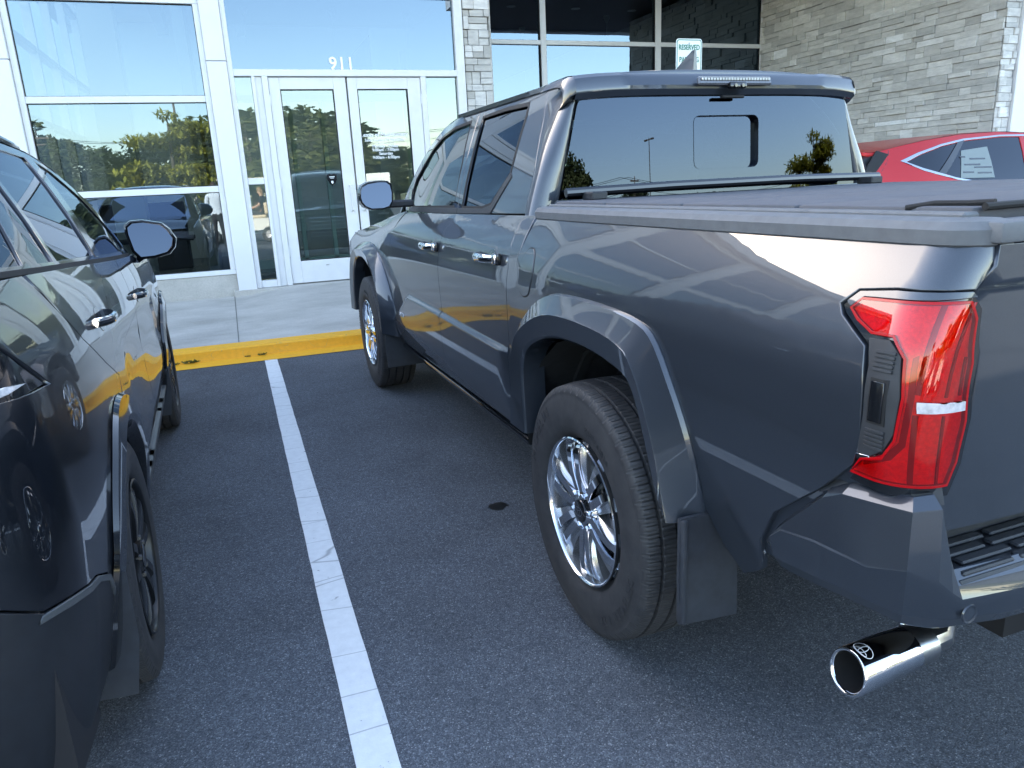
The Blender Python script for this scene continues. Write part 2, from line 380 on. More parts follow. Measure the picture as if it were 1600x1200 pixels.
MT['leafy']=leafm('yellow_green_leaves',(.26,.26,.035),(.50,.44,.06)); MT['leafd']=leafm('dark_green_leaves',(.04,.062,.018),(.10,.12,.035)); MT['leafm']=leafm('mid_green_leaves',(.08,.10,.025),(.16,.17,.05))
MT['weed']=leafm('weed_leaves',(.06,.09,.02),(.14,.16,.05))
def emis(name,col,s):
    m=bpy.data.materials.new(name); m.use_nodes=True; t=m.node_tree; t.nodes.clear(); o=N_(t,'ShaderNodeOutputMaterial'); e=N_(t,'ShaderNodeEmission'); e.inputs[0].default_value=(*col,1); e.inputs[1].default_value=s; t.links.new(e.outputs[0],o.inputs[0]); return m
MT['lamp']=emis('lit_lamp',(1,.93,.8),9)
import math
def lerp(a,b,t): return a+(b-a)*t
def sst(a,b,x):
    t=min(1.,max(0.,(x-a)/(b-a))); return t*t*(3-2*t)
def pch(tab):
    xs=[p[0] for p in tab]; ys=[p[1] for p in tab]; n=len(xs)
    d=[(ys[i+1]-ys[i])/(xs[i+1]-xs[i]) for i in range(n-1)]
    m=[d[0]]+[0 if d[i-1]*d[i]<=0 else 2*d[i-1]*d[i]/(d[i-1]+d[i]) for i in range(1,n-1)]+[d[-1]]
    def f(x):
        if x<=xs[0]: return ys[0]+m[0]*(x-xs[0])
        if x>=xs[-1]: return ys[-1]+m[-1]*(x-xs[-1])
        i=0
        while x>xs[i+1]: i+=1
        h=xs[i+1]-xs[i]; t=(x-xs[i])/h
        return (2*t**3-3*t*t+1)*ys[i]+(t**3-2*t*t+t)*h*m[i]+(-2*t**3+3*t*t)*ys[i+1]+(t**3-t*t)*h*m[i+1]
    return f
# ---- truck side surfaces (truck frame: origin rear axle centre on ground, +y front)
_bed=pch([(.40,.845),(.55,.875),(.65,.898),(.75,.917),(.85,.930),(.95,.937),(1.03,.937),(1.10,.927),(1.15,.911),(1.20,.889),(1.25,.862),(1.30,.832)])
_door=pch([(.40,.83),(.50,.868),(.60,.893),(.75,.902),(.90,.910),(1.0,.912),(1.12,.896),(1.20,.862),(1.27,.815),(1.32,.79)])
def zcrease(y): return .775+.02*sst(.6,2.2,y) - max(0.,y-2.25)*.43
def bed_w(y,z):
    w=_bed(z); return w-.010*sst(.2,.55,y)
def door_w(y,z):
    w=_door(z)
    zc=zcrease(y)
    b=.020*sst(zc+.008,zc-.014,z)
    w+=b*sst(.60,.75,y)*(1-.3*sst(2.6,3.0,y))
    w-=.035*sst(2.5,3.9,y)*sst(.9,1.2,z)
    return w
def cab_w(y,z):           # greenhouse, leaning in
    t=z-1.27
    return .815-.30*t-.30*t*t-.05*sst(1.9,2.8,y)
CY=-1.045; CR=.075; RY=-1.12
def bed_map(s,z):
    w=bed_w(max(s,-1.0),z)
    if s>=CY: return (-w,s,z)
    a=(CY-s)/CR
    if a<math.pi/2: return (-w+CR*(1-math.cos(a)),CY-CR*math.sin(a),z)
    return (-w+CR+(CY-s-CR*math.pi/2),CY-CR,z)
def door_map(y,z): return (-door_w(y,z),y,z)
def cab_map(y,z): return (-cab_w(y,z),y,z)
# cab rear face, parametrised by x (arc in plan) and z
def cabrear_map(x,z):
    y=.605+.14*(abs(x)/.7)**3.0*.55 + (z-1.32)*.10
    return (x,y,z)
# ---- small SUV (own frame, origin rear axle centre on ground, +y front; side given for +x)
_sv=pch([(.20,.84),(.32,.88),(.45,.905),(.60,.925),(.75,.928),(.88,.918),(1.0,.902),(1.10,.880),(1.18,.852),(1.25,.82)])
SCY=-.62; SCR=.30
def suv_w(y,z):
    w=_sv(z)
    w-=.05*sst(-.1,-1.0,y)+.10*sst(2.7,3.7,y)
    w-=.018*sst(.50,.72,z)*sst(.98,.80,z)*sst(.35,.6,y)*sst(2.5,2.2,y)
    return w
def suv_map(s,z):
    w=suv_w(max(s,-.62),z)
    rin=.05*sst(.9,1.25,z)
    if s>=SCY: return (w,s,z)
    a=(SCY-s)/SCR
    if a<math.pi/2: return (w-SCR*(1-math.cos(a)),SCY-SCR*math.sin(a)+rin*math.sin(a),z)
    return (w-SCR-(SCY-s-SCR*math.pi/2),SCY-SCR+rin,z)
def suv_g(y,z):
    t=z-1.19
    return (.838-.42*t-.30*t*t-.06*sst(.2,-.7,y)-.05*sst(1.6,2.6,y),y,z)
# ------------------------------------------------------------- setting: ground, lot, kerb, walk
def sheet(name,x0,x1,y0,y1,z,mat,kind='structure',nx=1,ny=1,zf=None):
    vs=[];fs=[]
    for j in range(ny+1):
        for i in range(nx+1):
            x=x0+(x1-x0)*i/nx; y=y0+(y1-y0)*j/ny; vs.append((x,y,zf(x,y) if zf else z))
    for j in range(ny):
        for i in range(nx): a=j*(nx+1)+i; fs.append([a,a+1,a+nx+2,a+nx+1])
    o=MB().add(vs,fs).build(name,mat,recalc=False,smooth=bool(zf)); o['kind']=kind; return o
MT['turf']=simple('dry_lawn_ground',(.10,.11,.04),.95,0,.3,.4)
sheet('ground',-600,600,-700,300,-.03,MT['turf'])
sheet('parking_lot',-38,30,-44,6.62,0,MT['asphalt'])
def zw(x,y): return .104+max(0,(y-7.05))/2.55*(.115+.075*sst(-.1,.62,x))
MB().loft([[(x,6.60,.004),(x,6.825,.006),(x,6.835,.03),(x,6.845,.088),(x,6.86,.102),(x,6.90,.1045),(x,7.045,.1055),(x,7.05,-.02)] for x in [ -14+.14*i for i in range(170)]],False).build('kerb',MT['yellow'])['kind']='structure'
sheet('pavement',-20,9,7.05,10.6,0,MT['conc'],nx=220,ny=20,zf=zw)
sheet('pavement',9.0,30,6.9,10.6,.10,MT['conc'])
for jx in (-5.1,-2.6,-.085,2.45,5.0):
    mb=MB(); mb.add([(jx-.004,7.05,zw(jx,7.05)+.003),(jx+.004,7.05,zw(jx,7.05)+.003),(jx+.004,9.55,zw(jx,9.55)+.003),(jx-.004,9.55,zw(jx,9.55)+.003)],[[0,1,2,3]]); mb.build('pavement_joint',MT['conc_joint'],smooth=False)['kind']='structure'
def road_line(x,y0,y1,w_=.104):
    mb=MB(); n=60; vs=[]
    for i in range(n+1):
        y=y0+(y1-y0)*i/n; vs+=[(x+rnd.uniform(-.0012,.0012),y,.004),(x+w_+rnd.uniform(-.0012,.0012),y,.004)]
    mb.add(vs,[[2*i,2*i+1,2*i+3,2*i+2] for i in range(n)]); mb.build('road_marking',MT['line'],smooth=False)['kind']='structure'
for lx in (-5.40,-2.645,.108,2.86,5.62): road_line(lx,.2 if lx!=.108 else -.6,6.597)
for i in range(-6,6): road_line(.3+2.75*i,-18,-12.5)
# oil spot
sp=MB(); pr=random.Random(3)
cx,cy=2.0,3.1
MT['oil']=simple('oil_stain',(.012,.012,.013),.35)
# ------------------------------------------------------------- dealership building
D=9.6; M_=10.5
bld=thing('dealership_building','white clad dealership front with glass double doors, tall windows and grey stone walls','building',(0,D,0))
bld_inv=Matrix.Translation((0,-D,0))
def B(mb,name,mat,**k): mb.xform(bld_inv); return mb.build(name,mat,bld,**k)
def bx(name,mat,x0,x1,y0,y1,z0,z1,b=.004): return B(MB().box(x0,x1,y0,y1,z0,z1,b),name,mat)
HB=8.2; HL=6.3
# window bays of the left front: list of glass x ranges
def pane(name,x0,x1,y,z0,z1,mat=G_bld,parent=None):
    return B(MB().add([(x0,y,z0),(x1,y,z0),(x1,y,z1),(x0,y,z1)],[[0,1,2,3]]),name,mat,smooth=False)
def bay(x0,x1,zs,y=D,top=3.45,bot=.54,fw=.06):
    # frame around a glazed bay x0..x1 (glass edges), rails at zs
    m=MB(); m.box(x0-fw,x0,y-.05,y+.09,bot-.0,top,.004); m.box(x1,x1+fw,y-.05,y+.09,bot,top,.004)
    m.box(x0-fw,x1+fw,y-.052,y+.09,top,top+.07,.004)
    m.box(x0-fw-.0,x1+fw,y-.07,y+.09,bot-.055,bot,.004)
    for a,b in zs: m.box(x0+.001,x1-.001,y-.045,y+.05,a,b,.004)
    B(m,'window_frame',MT['frame'])
    e=[bot]+[v for ab in zs for v in ab]+[top]
    for i in range(0,len(e),2):
        pane('window_pane',x0,x1,y,e[i],e[i+1])
        g=MB(); t=.007
        for q in ((x0,x0+t,e[i],e[i+1]),(x1-t,x1,e[i],e[i+1]),(x0+t,x1-t,e[i],e[i]+t),(x0+t,x1-t,e[i+1]-t,e[i+1])): g.box(q[0],q[1],y-.012,y-.003,q[2],q[3])
        B(g,'glazing_gasket',MT['rubber'])
rails=[(1.445,1.515),(2.435,2.505)]
bays=[(-1.868,-.088),(-4.07,-2.29),(-6.27,-4.49),(-8.47,-6.69),(-10.67,-8.89)]
for i,(a,b) in enumerate(bays):
    bay(a,b,rails)
    bay(a,b,[(4.72,4.79)],top=5.9,bot=3.75)
    bx('concrete_plinth',MT['conc'],a-.06,b+.06,D-.055,D+.2,-.02,.484,.006)
for x0,x1 in ((-.027,.188),(-2.23,-1.93),(-4.43,-4.13),(-6.63,-6.33),(-8.83,-8.53),(-11.2,-10.73)):
    zb=.22
    for z0,z1 in ((zb,2.86),(2.866,5.4),(5.406,6.05)): bx('column_cladding',MT['acm'],x0,x1,D-.10,D+.12,z0,z1,.006)
for (a,b) in bays:
    bx('spandrel_panel',MT['acm'],a-.06,b+.06,D-.06,D+.1,3.522,3.69,.004)
    bx('spandrel_panel',MT['acm'],a-.06,b+.06,D-.06,D+.1,5.972,6.05,.004)
for i in range(7):
    bx('fascia_panel',MT['acm'],-11.2+2.03*i,-11.2+2.03*(i+1)-.008,D-.30,D+.2,6.055,HL,.006)
bx('side_wall',MT['acm'],-11.35,-11.205,D-.1,D+14,0,HL)
bx('roof_slab',MT['acm'],-2.35,14.0,D+.25,D+14,HL-.35,HL-.05)
bx('rear_wall',MT['iwall'],-2.3,14.0,D+13.8,D+14,0,HL-.36)
bx('interior_floor',MT['ifloor'],-11.2,8.5,D+.13,D+13.8,.18,.29,0)
bx('added_sun_screen',MT['iwall'],-11.2,-2.42,D+.28,D+.38,0,HL-.1)  # added, unseen: stops sun from the roofless strip passing through the left bays
bx('added_tall_sun_screen',MT['acm'],-11.2,-2.42,D+13.8,D+14,0,11.5)  # added, unseen: extra tall to keep direct sun out of the skylit strip
bx('interior_ceiling',MT['iwall'],-2.35,3.2,D+.2,D+13.8,6.0,6.1,0)
bx('interior_ceiling',MT['idark'],3.2,8.4,D+1.1,D+13.8,4.45,4.5,0)
bx('interior_ceiling',MT['idark'],3.2,8.4,D+1.1,D+1.2,4.51,6.1,0)
# entrance: sill step, frames, sidelights, transom, doors
bx('entrance_step',MT['conc'],-.085,3.02,D-.12,D+.1,.05,.288,.006)
E_=MB()
for a,b,z0,z1 in ((.190,.246,.29,3.6),(.430,.470,.29,2.71),(.545,.612,.29,2.71),(2.425,2.49,.29,2.71),(2.90,3.01,.29,3.6)):
    E_.box(a,b,D-.06,D+.09,z0,z1,.004)
E_.box(.246,2.90,D-.062,D+.09,2.71,2.785,.004); E_.box(.246,2.90,D-.062,D+.09,3.60,3.68,.004)
E_.box(.246,.430,D-.05,D+.08,1.512,1.585,.004); E_.box(.246,.430,D-.05,D+.08,.29,.375,.004)
E_.box(.470,.545,D-.03,D+.08,.29,2.71,.003)
E_.box(2.49,2.90,D-.05,D+.08,.29,.375,.004)
B(E_,'entrance_frame',MT['frame'])
pane('sidelight_pane',.246,.430,D,.375,1.512,G_door); pane('sidelight_pane',.246,.430,D,1.585,2.71,G_door); pane('sidelight_pane',2.49,2.90,D,.375,2.71,G_door)
pane('transom_pane',.246,2.90,D,2.785,3.60)
bx('entrance_header',MT['acm'],-.02,3.02,D-.09,D+.12,3.682,3.95,.005)
bay(.26,2.93,[(4.72,4.79)],top=5.9,bot=4.01)
bx('spandrel_panel',MT['acm'],.2,3.0,D-.06,D+.1,5.972,6.05,.004)
def door(x0,x1,gx0,gx1,hx):
    m=MB(); z0,z1=.305,2.70
    m.box(x0,gx0,D-.035,D+.03,z0,z1,.004); m.box(gx1,x1,D-.035,D+.03,z0,z1,.004); m.box(gx0+.0005,gx1-.0005,D-.033,D+.028,2.57,z1,.003); m.box(gx0+.0005,gx1-.0005,D-.033,D+.028,z0,.575,.003)
    d=B(m,'entrance_door',MT['frame'])
    p=pane('door_glass',gx0,gx1,D,.575,2.57,G_door); p.parent=d
    g=MB(); t=.009
    for q in ((gx0,gx0+t,.575,2.57),(gx1-t,gx1,.575,2.57),(gx0+t,gx1-t,.575,.575+t),(gx0+t,gx1-t,2.57-t,2.57)): g.box(q[0],q[1],D-.03,D-.003,q[2],q[3])
    gk=B(g,'door_gasket',MT['rubber']); gk.parent=d
    h=MB(); h.tube([(hx,D-.03,1.455),(hx,D-.075,1.455),(hx,D-.09,1.44),(hx,D-.09,1.16),(hx,D-.075,1.145),(hx,D-.03,1.145)],.011,10)
    hh=B(h,'handle',MT['frame']); hh.parent=d
    hg=MB()
    hxx=x0 if hx>(x0+x1)/2 else x1
    for z in (.7,1.5,2.45): hg.tube([(hxx,D-.042,z-.06),(hxx,D-.042,z+.06)],.010,8)
    q=B(hg,'hinge',MT['frame']); q.parent=d
    k=MB(); k.box((x0+x1)/2-.02,(x0+x1)/2+.02,D-.037,D-.034,.50,.512)
    q=B(k,'door_latch_plate',MT['steel']); q.parent=d
    return d
dl=door(.615,1.505,.738,1.355,1.437); dr=door(1.525,2.422,1.636,2.258,1.585)
fx=basis((0,0,0),(1,0,0),(0,0,1),(0,-1,0))
def T(name,body,size,x,z,mat=MT['white'],par=bld,y=D-.008,**k):
    o=text(name,body,size,Matrix.Translation((x,y-D,z))@fx,mat,par,ext=.001,**k); return o
T('address_number','911',.195,1.485,2.795,space=1.05,y=D-.01)
for body,size,z in (('Lexus of Montgomery',.066,2.022),('Sales Hours of Operation',.048,1.965),('Monday - Friday',.050,1.892),('9:00am - 7:00pm',.050,1.847),('Saturday',.050,1.802),('9:00am - 6:00pm',.050,1.757)):
    o=T('door_lettering',body,size,1.925,z); o.parent=dr
ln=MB().box(1.80,2.05,D-.010,D-.007,1.938,1.943); o=B(ln,'lettering_rule',MT['white']); o.parent=dr
bd=MB().prism([(-.062,.06),(-.03,.072),(0,.066),(.03,.072),(.062,.06),(.058,0),(.035,-.045),(0,-.075),(-.035,-.045),(-.058,0)],Matrix.Translation((1.228,D-.006,1.53))@fx,.004)
o=B(bd,'shield_sticker',MT['gloss']); o.parent=dl
bd=MB(); bd.box(1.195,1.261,D-.0125,D-.0115,1.560,1.568); bd.box(1.205,1.251,D-.0125,D-.0115,1.546,1.552); o=B(bd,'sticker_print',MT['white']); o.parent=dl
bd=MB().prism([(-.012,.0),(.012,.0),(.014,-.02),(0,-.035),(-.014,-.02)],Matrix.Translation((1.228,D-.0115,1.515))@fx,.001); o=B(bd,'sticker_emblem',MT['white']); o.parent=dl
# vestibule and showroom seen through the glass
V=MB()
for a,b,z0,z1 in ((.25,.31,.29,3.4),(1.0,1.06,.29,2.7),(1.46,1.52,.29,2.7),(1.95,2.0,.29,2.7),(2.75,2.85,.29,3.4)): V.box(a,b,D+2.4,D+2.5,z0,z1,.004)
V.box(.31,2.75,D+2.4,D+2.5,2.7,2.8,.004); V.box(.31,2.75,D+2.4,D+2.5,.29,.42,.004)
B(V,'inner_door_frame',MT['frame'])
V=MB()
for yy in (.30,1.75,3.2,4.65,6.1,7.5): V.box(-2.34,-2.22,D+yy,D+yy+.09,.29,6.0,.004)
for zz in (.29,1.45,2.44,3.45,4.75): 
    for yy in (.30,1.75,3.2,4.65,6.1): V.box(-2.33,-2.23,D+yy+.0905,D+yy+1.4495,zz,zz+.09,.004)
B(V,'side_glazing_frame',MT['frame'])
bx('vestibule_wall',MT['iwall'],3.0,3.1,D+.25,D+6,.29,6.1); bx('vestibule_wall',MT['iwall'],.10,.17,D+.2,D+2.5,.29,6.1)
bx('vestibule_ceiling',MT['iwall'],.17,3.0,D+.3,D+2.5,3.75,3.85)
for x in (-1.25,): 
    bx('interior_column',MT['iwall'],x-.2,x+.2,D+1.6,D+2.0,.29,6.1)
for x in (-3.1,-1.0,.9): bx('interior_beam',MT['iwall'],x-.12,x+.12,D+2.1,D+13,5.5,6.0)
bx('interior_partition',MT['iwall'],-2.2,.05,D+7.5,D+5.7,.29,3.1); bx('interior_partition',MT['iwall'],-.4,-.25,D+2.5,D+5.5,.29,6.1)
bx('reception_counter',MT['soffit'],-1.9,-.7,D+3.6,D+4.2,.29,1.35,.02)
bx('display_table',MT['idark'],-1.5,-.5,D+1.2,D+1.8,.85,.9,.01)
for lx,ly,lz in ((.5,1.2,3.7),(1.6,1.2,3.7),(2.6,1.2,3.7),(.9,3.5,4.6),(1.9,4.2,4.8),(-.8,3.2,4.9),(-1.6,4.6,5.2),(-1.9,3.4,5.0),(4.1,2.4,3.95),(5.1,3.2,3.95),(6.2,2.2,3.95),(5.7,4.2,3.95),(7.3,3.2,3.95)):
    m=MB(); m.lathe([(0,0),(.05,0),(.055,.02),(.02,.10),(.004,.11),(.004,.45)],14,Matrix.Translation((lx,D+ly,lz))@Matrix.Rotation(R(-90),4,'Y')@Matrix.Scale(-1,4,(1,0,0)))
    q=B(m,'pendant_lamp',MT['iwall']); m=MB(); m.lathe([(0,0),(.045,0)],14,Matrix.Translation((lx,D+ly,lz-.004))@Matrix.Rotation(R(-90),4,'Y')); q2=B(m,'lit_diffuser',MT['lamp']); q2.parent=q
# middle bay, set back, under the canopy
m=MB(); y=M_
for a,b in ((3.62,3.70),(4.445,4.53),(6.31,6.405),(8.215,8.248)): m.box(a,b,y-.05,y+.06,.3,4.40,.004)
for z0,z1 in ((3.262,3.322),(1.2,1.27),(.3,.38),(4.40,4.47)):
    for a,b in ((3.701,4.444),(4.531,6.309),(6.406,8.214)): m.box(a,b,y-.045,y+.05,z0,z1,.004)
B(m,'window_frame',MT['frame'])
for a,b in ((3.70,4.445),(4.53,6.31),(6.405,8.215)):
    for z0,z1 in ((.38,1.2),(1.27,3.262),(3.322,4.40)): pane('window_pane',a,b,y,z0,z1)
    g=MB()
    g.box(b-.012,b-.001,y-.03,y-.01,.38,4.40); B(g,'glazing_gasket',MT['rubber'])
bx('plinth_wall',MT['conc'],3.38,8.25,M_-.06,M_+.1,0,.3)
# canopy over the middle bay with dark soffit and downlights
CZ=4.5
bx('canopy_soffit',MT['soffit'],4.30,8.9,5.2,M_+.1,CZ,CZ+.05,0)
bx('canopy_fascia',MT['acm'],4.30,9.1,4.98,5.195,CZ-.03,CZ+1.25,.006)
bx('canopy_fascia',MT['acm'],4.18,4.295,4.98,M_,CZ-.03,CZ+1.25,.006)
bx('canopy_roof',MT['acm'],4.30,9.1,5.2,M_+.3,CZ+1.0,CZ+1.1,0)
bx('upper_wall',MT['acm'],3.02,8.4,M_+.11,M_+.2,CZ+.06,HL,0)
bx('upper_wall',MT['acm'],3.38,4.175,D+.3,M_+.105,CZ+.06,HL,0)
for x in (4.0,5.3,6.6,7.8):
    for yy in (7.2,9.2):
        m=MB(); m.lathe([(.0,0),(.07,0),(.085,-.006),(.085,.004)],20,Matrix.Translation((x,yy,CZ-.006))@Matrix.Rotation(R(-90),4,'Y')); B(m,'downlight_trim',MT['iwall'])
# stone work: real stones, each a block of its own depth and tone inside one cladding mesh
def stones(name,mat,L_,z0,z1,place,hs,ls,prot,seed,gap=.0025,skew=0):
    r=random.Random(seed); mb=MB(); z=z0
    while z<z1-.02:
        h=min(r.choice(hs),z1-z)
        x=-r.uniform(0,.2)
        while x<L_:
            l=r.uniform(*ls); a=max(0,x); b=min(L_,x+l); x+=l
            if b-a<.03: continue
            zz,hh=z,h
            parts=[(z,h)] if h<.10 or r.random()<.6 else [(z,h*.48),(z+h*.48,h*.52)]
            for zz,hh in parts:
                d=r.uniform(*prot); t=r.random()
                mb.box(a+gap/2,b-gap/2,0,d,zz+gap/2,zz+hh-gap/2,min(.004,hh*.1),place,col=t*.85+.15*(r.random()<.12))
        z+=h
    return B(mb,name,mat,smooth=False,cattr=True)
WX=8.25
# wing wall faces -x : along y from 6.36 to 10.5
Mw=basis((WX+.0,6.36,0),(0,1,0),(-1,0,0),(0,0,1))
stones('ledger_stone_wall',MT['ledger'],4.14,-.02,CZ-.03,Mw,(.055,.07,.085,.105,.125),(.12,.40),(.0,.045),5)
Mf=basis((WX-.03,6.35,0),(1,0,0),(0,-1,0),(0,0,1))
stones('ledger_stone_return',MT['ledger'],.22,-.02,CZ-.03,Mf,(.06,.075,.09,.11),(.09,.22),(.0,.03),9)
bx('wing_wall_core',MT['conc_joint'],WX+.003,WX+.185,6.365,M_+.05,0,CZ-.03,0)
bx('end_column',MT['acm'],WX+.195,WX+1.1,6.30,M_,0,CZ-.04,.006)
bx('end_wall',MT['acm'],WX+1.1,14.0,6.9,D+14,0,HL,.006)
Mp=basis((3.022,D-.0,0),(1,0,0),(0,-1,0),(0,0,1))
stones('ashlar_stone_pier',MT['ashlar'],.35,.1,6.2,Mp,(.08,.11,.15,.18),(.09,.26),(.02,.06),12,.006)
Mp2=basis((3.372,D,0),(0,1,0),(1,0,0),(0,0,1))
stones('ashlar_stone_return',MT['ashlar'],.9,.1,CZ,Mp2,(.08,.11,.15,.18),(.12,.3),(.0,.02),14,.006)
bx('pier_core',MT['conc_joint'],3.03,3.368,D+.002,M_+.1,0,CZ,0)
# ------------------------------------------------------------- reserved parking sign
sg=thing('parking_sign','white reserved parking sign with green lettering, on a post behind the pickup cab','sign',(4.555,6.93,.10))
def SG(mb,n,mat): mb.xform(Matrix.Translation((-4.555,-6.93,-.10))); return mb.build(n,mat,sg)
sx,sz0,sz1=4.555,2.245,2.705
def rrect(w_,h_,r,n=5):
    o=[]
    for cx_,cy_,a0 in ((w_/2-r,h_/2-r,0),(-w_/2+r,h_/2-r,90),(-w_/2+r,-h_/2+r,180),(w_/2-r,-h_/2+r,270)):
        for k in range(n+1): a=R(a0+90*k/n); o.append((cx_+r*math.cos(a),cy_+r*math.sin(a)))
    return o
Ms=Matrix.Translation((sx,6.905,(sz0+sz1)/2))@fx
SG(MB().prism(rrect(.305,.457,.03),Ms,.003),'sign_plate',MT['signwhite'])
def ring(o,i,M,h):
    mb=MB(); n=len(o); vs=[M@Vector((*p,h)) for p in o]+[M@Vector((*p,h)) for p in i]
    return mb.add(vs,[[k,(k+1)%n,n+(k+1)%n,n+k] for k in range(n)])
SG(ring(rrect(.289,.441,.026),rrect(.273,.425,.02),Ms,.0045),'sign_border',MT['signgreen'])
for body,zz,s_ in (('RESERVED',2.60,.069),('PARKING',2.485,.069)):
    o=text('sign_lettering',body,s_,Matrix.Translation((sx-4.555,6.905-6.93-.0055,zz-.10))@fx@Matrix.Diagonal((.80,1.0,1,1)),MT['signgreen'],sg,ext=.0008)
SG(MB().box(sx-.03,sx+.03,6.912,6.935,.10,2.66,.003),'sign_post',MT['galv'])
mb=MB(); mb.lathe([(0,0),(.009,0),(.009,.006),(0,.007)],12,Matrix.Translation((sx,6.9,2.66))@Matrix.Rotation(R(-90),4,'Z')@Matrix.Rotation(R(180),4,'Z')); SG(mb,'bolt',MT['galv'])
# weeds along the kerb foot
for i,(x,s_) in enumerate(((-.50,.05),(-.02,.022),(.10,.035),(-.62,.03))):
    mb=MB()
    for k in range(26):
        a=rnd.uniform(0,2*PI); l=s_*rnd.uniform(.5,1.3); w2=s_*.12; dx,dy=math.cos(a)*l,math.sin(a)*l*.6; h=s_*rnd.uniform(.1,.7)
        px,py=-dy/l*w2,dx/l*w2; bx_=rnd.uniform(-s_,s_)*.8
        mb.add([(bx_+px,py,0),(bx_-px,-py,0),(bx_+dx*.6,dy*.6-.0,h),(bx_+dx,dy,h*.7)],[[0,1,2],[0,2,3]])
    o=mb.build('weed_tuft',MT['weed'],smooth=False); o.location=(x,6.80,.012)
    tag(o,['low green weed tuft at the yellow kerb beside the black SUV\'s front tyre','tiny weed sprout at the kerb foot left of the white line','green weed tuft at the kerb foot just left of the white bay line','low weed at the kerb foot half hidden by the black SUV'][i],'weed',group='weeds along the kerb foot')
# ------------------------------------------------------------- grey pickup truck
TR=thing('pickup_truck','dark grey metallic double-cab pickup with chrome wheels, parked nose to the yellow kerb','pickup truck',(1.8394,1.9203,0),.01798)
PT=MT['truck']; TILT=.05
def smooth_path(pts,n):
    ts=list(range(len(pts))); fx_=[pch([(t,p[k]) for t,p in zip(ts,pts)]) for k in range(len(pts[0]))]
    return [tuple(f(i*(len(pts)-1)/n) for f in fx_) for i in range(n+1)]
def clean(pts,fn): return [fn(*p) for p in pts]
# ---- tyre with real tread and alloy wheel (axis x, outside at +x)
def tyre_mesh(R0,R1,W,detail=True,seed=1):
    n=900 if detail else 120; h=W/2
    prof=[]   # (radius, x, tread flag)
    prof+=[(R1-.004,h*.70,0),(R1+.004,h*.80,0),(R1+.016,h*.86,0),(R1+.020,h*.90,0),(R1+.045,h*.985,0),(R1+.075,h*1.0,0),(R1+.1*(R0-R1)/.165,h*.995,0),(R0-.040,h*.96,0),(R0-.030,h*.945,0),(R0-.028,h*.95,0),(R0-.016,h*.90,1)]
    gr=[-.58,-.2,.2,.58]; gw=.045
    xs=[.86]
    for g in gr[::-1]: xs+=[g+gw+.02,g+gw,g+gw-.012,g,g-gw+.012,g-gw,g-gw-.02]
    xs+=[-.86]
    for x in xs:
        deep=any(abs(x-g)<gw-.006 for g in gr)
        prof.append((R0-.012*abs(x)**3-(.011 if deep else 0),x*h,2))
    prof+=[(R0-.016,-h*.90,1),(R0-.04,-h*.96,0),(R1+.075,-h,0),(R1,-h*.8,0),(R1-.01,-h*.5,0)]
    vs=[];fs=[];m=len(prof); r=random.Random(seed)
    for k in range(n):
        a=2*PI*k/n
        for j,(rr,x,fl) in enumerate(prof):
            q=rr
            if detail and fl==2:
                zone=0 if abs(x/h)>.6 else (1 if abs(x/h)>.22 else 2)
                per=8 if zone==0 else (9 if zone==1 else 12)
                if (k+ (2 if x>0 else 0)+int(abs(x)*160))%per==0: q-=.0045 if zone!=2 else .004
            if detail and fl==1 and k%16<2: q-=.005
            vs.append((x,q*math.cos(a),q*math.sin(a)))
    for k in range(n):
        for j in range(m-1):
            a=k*m+j; b=((k+1)%n)*m+j; fs.append([a,a+1,b+1,b])
    return MB().add(vs,fs)
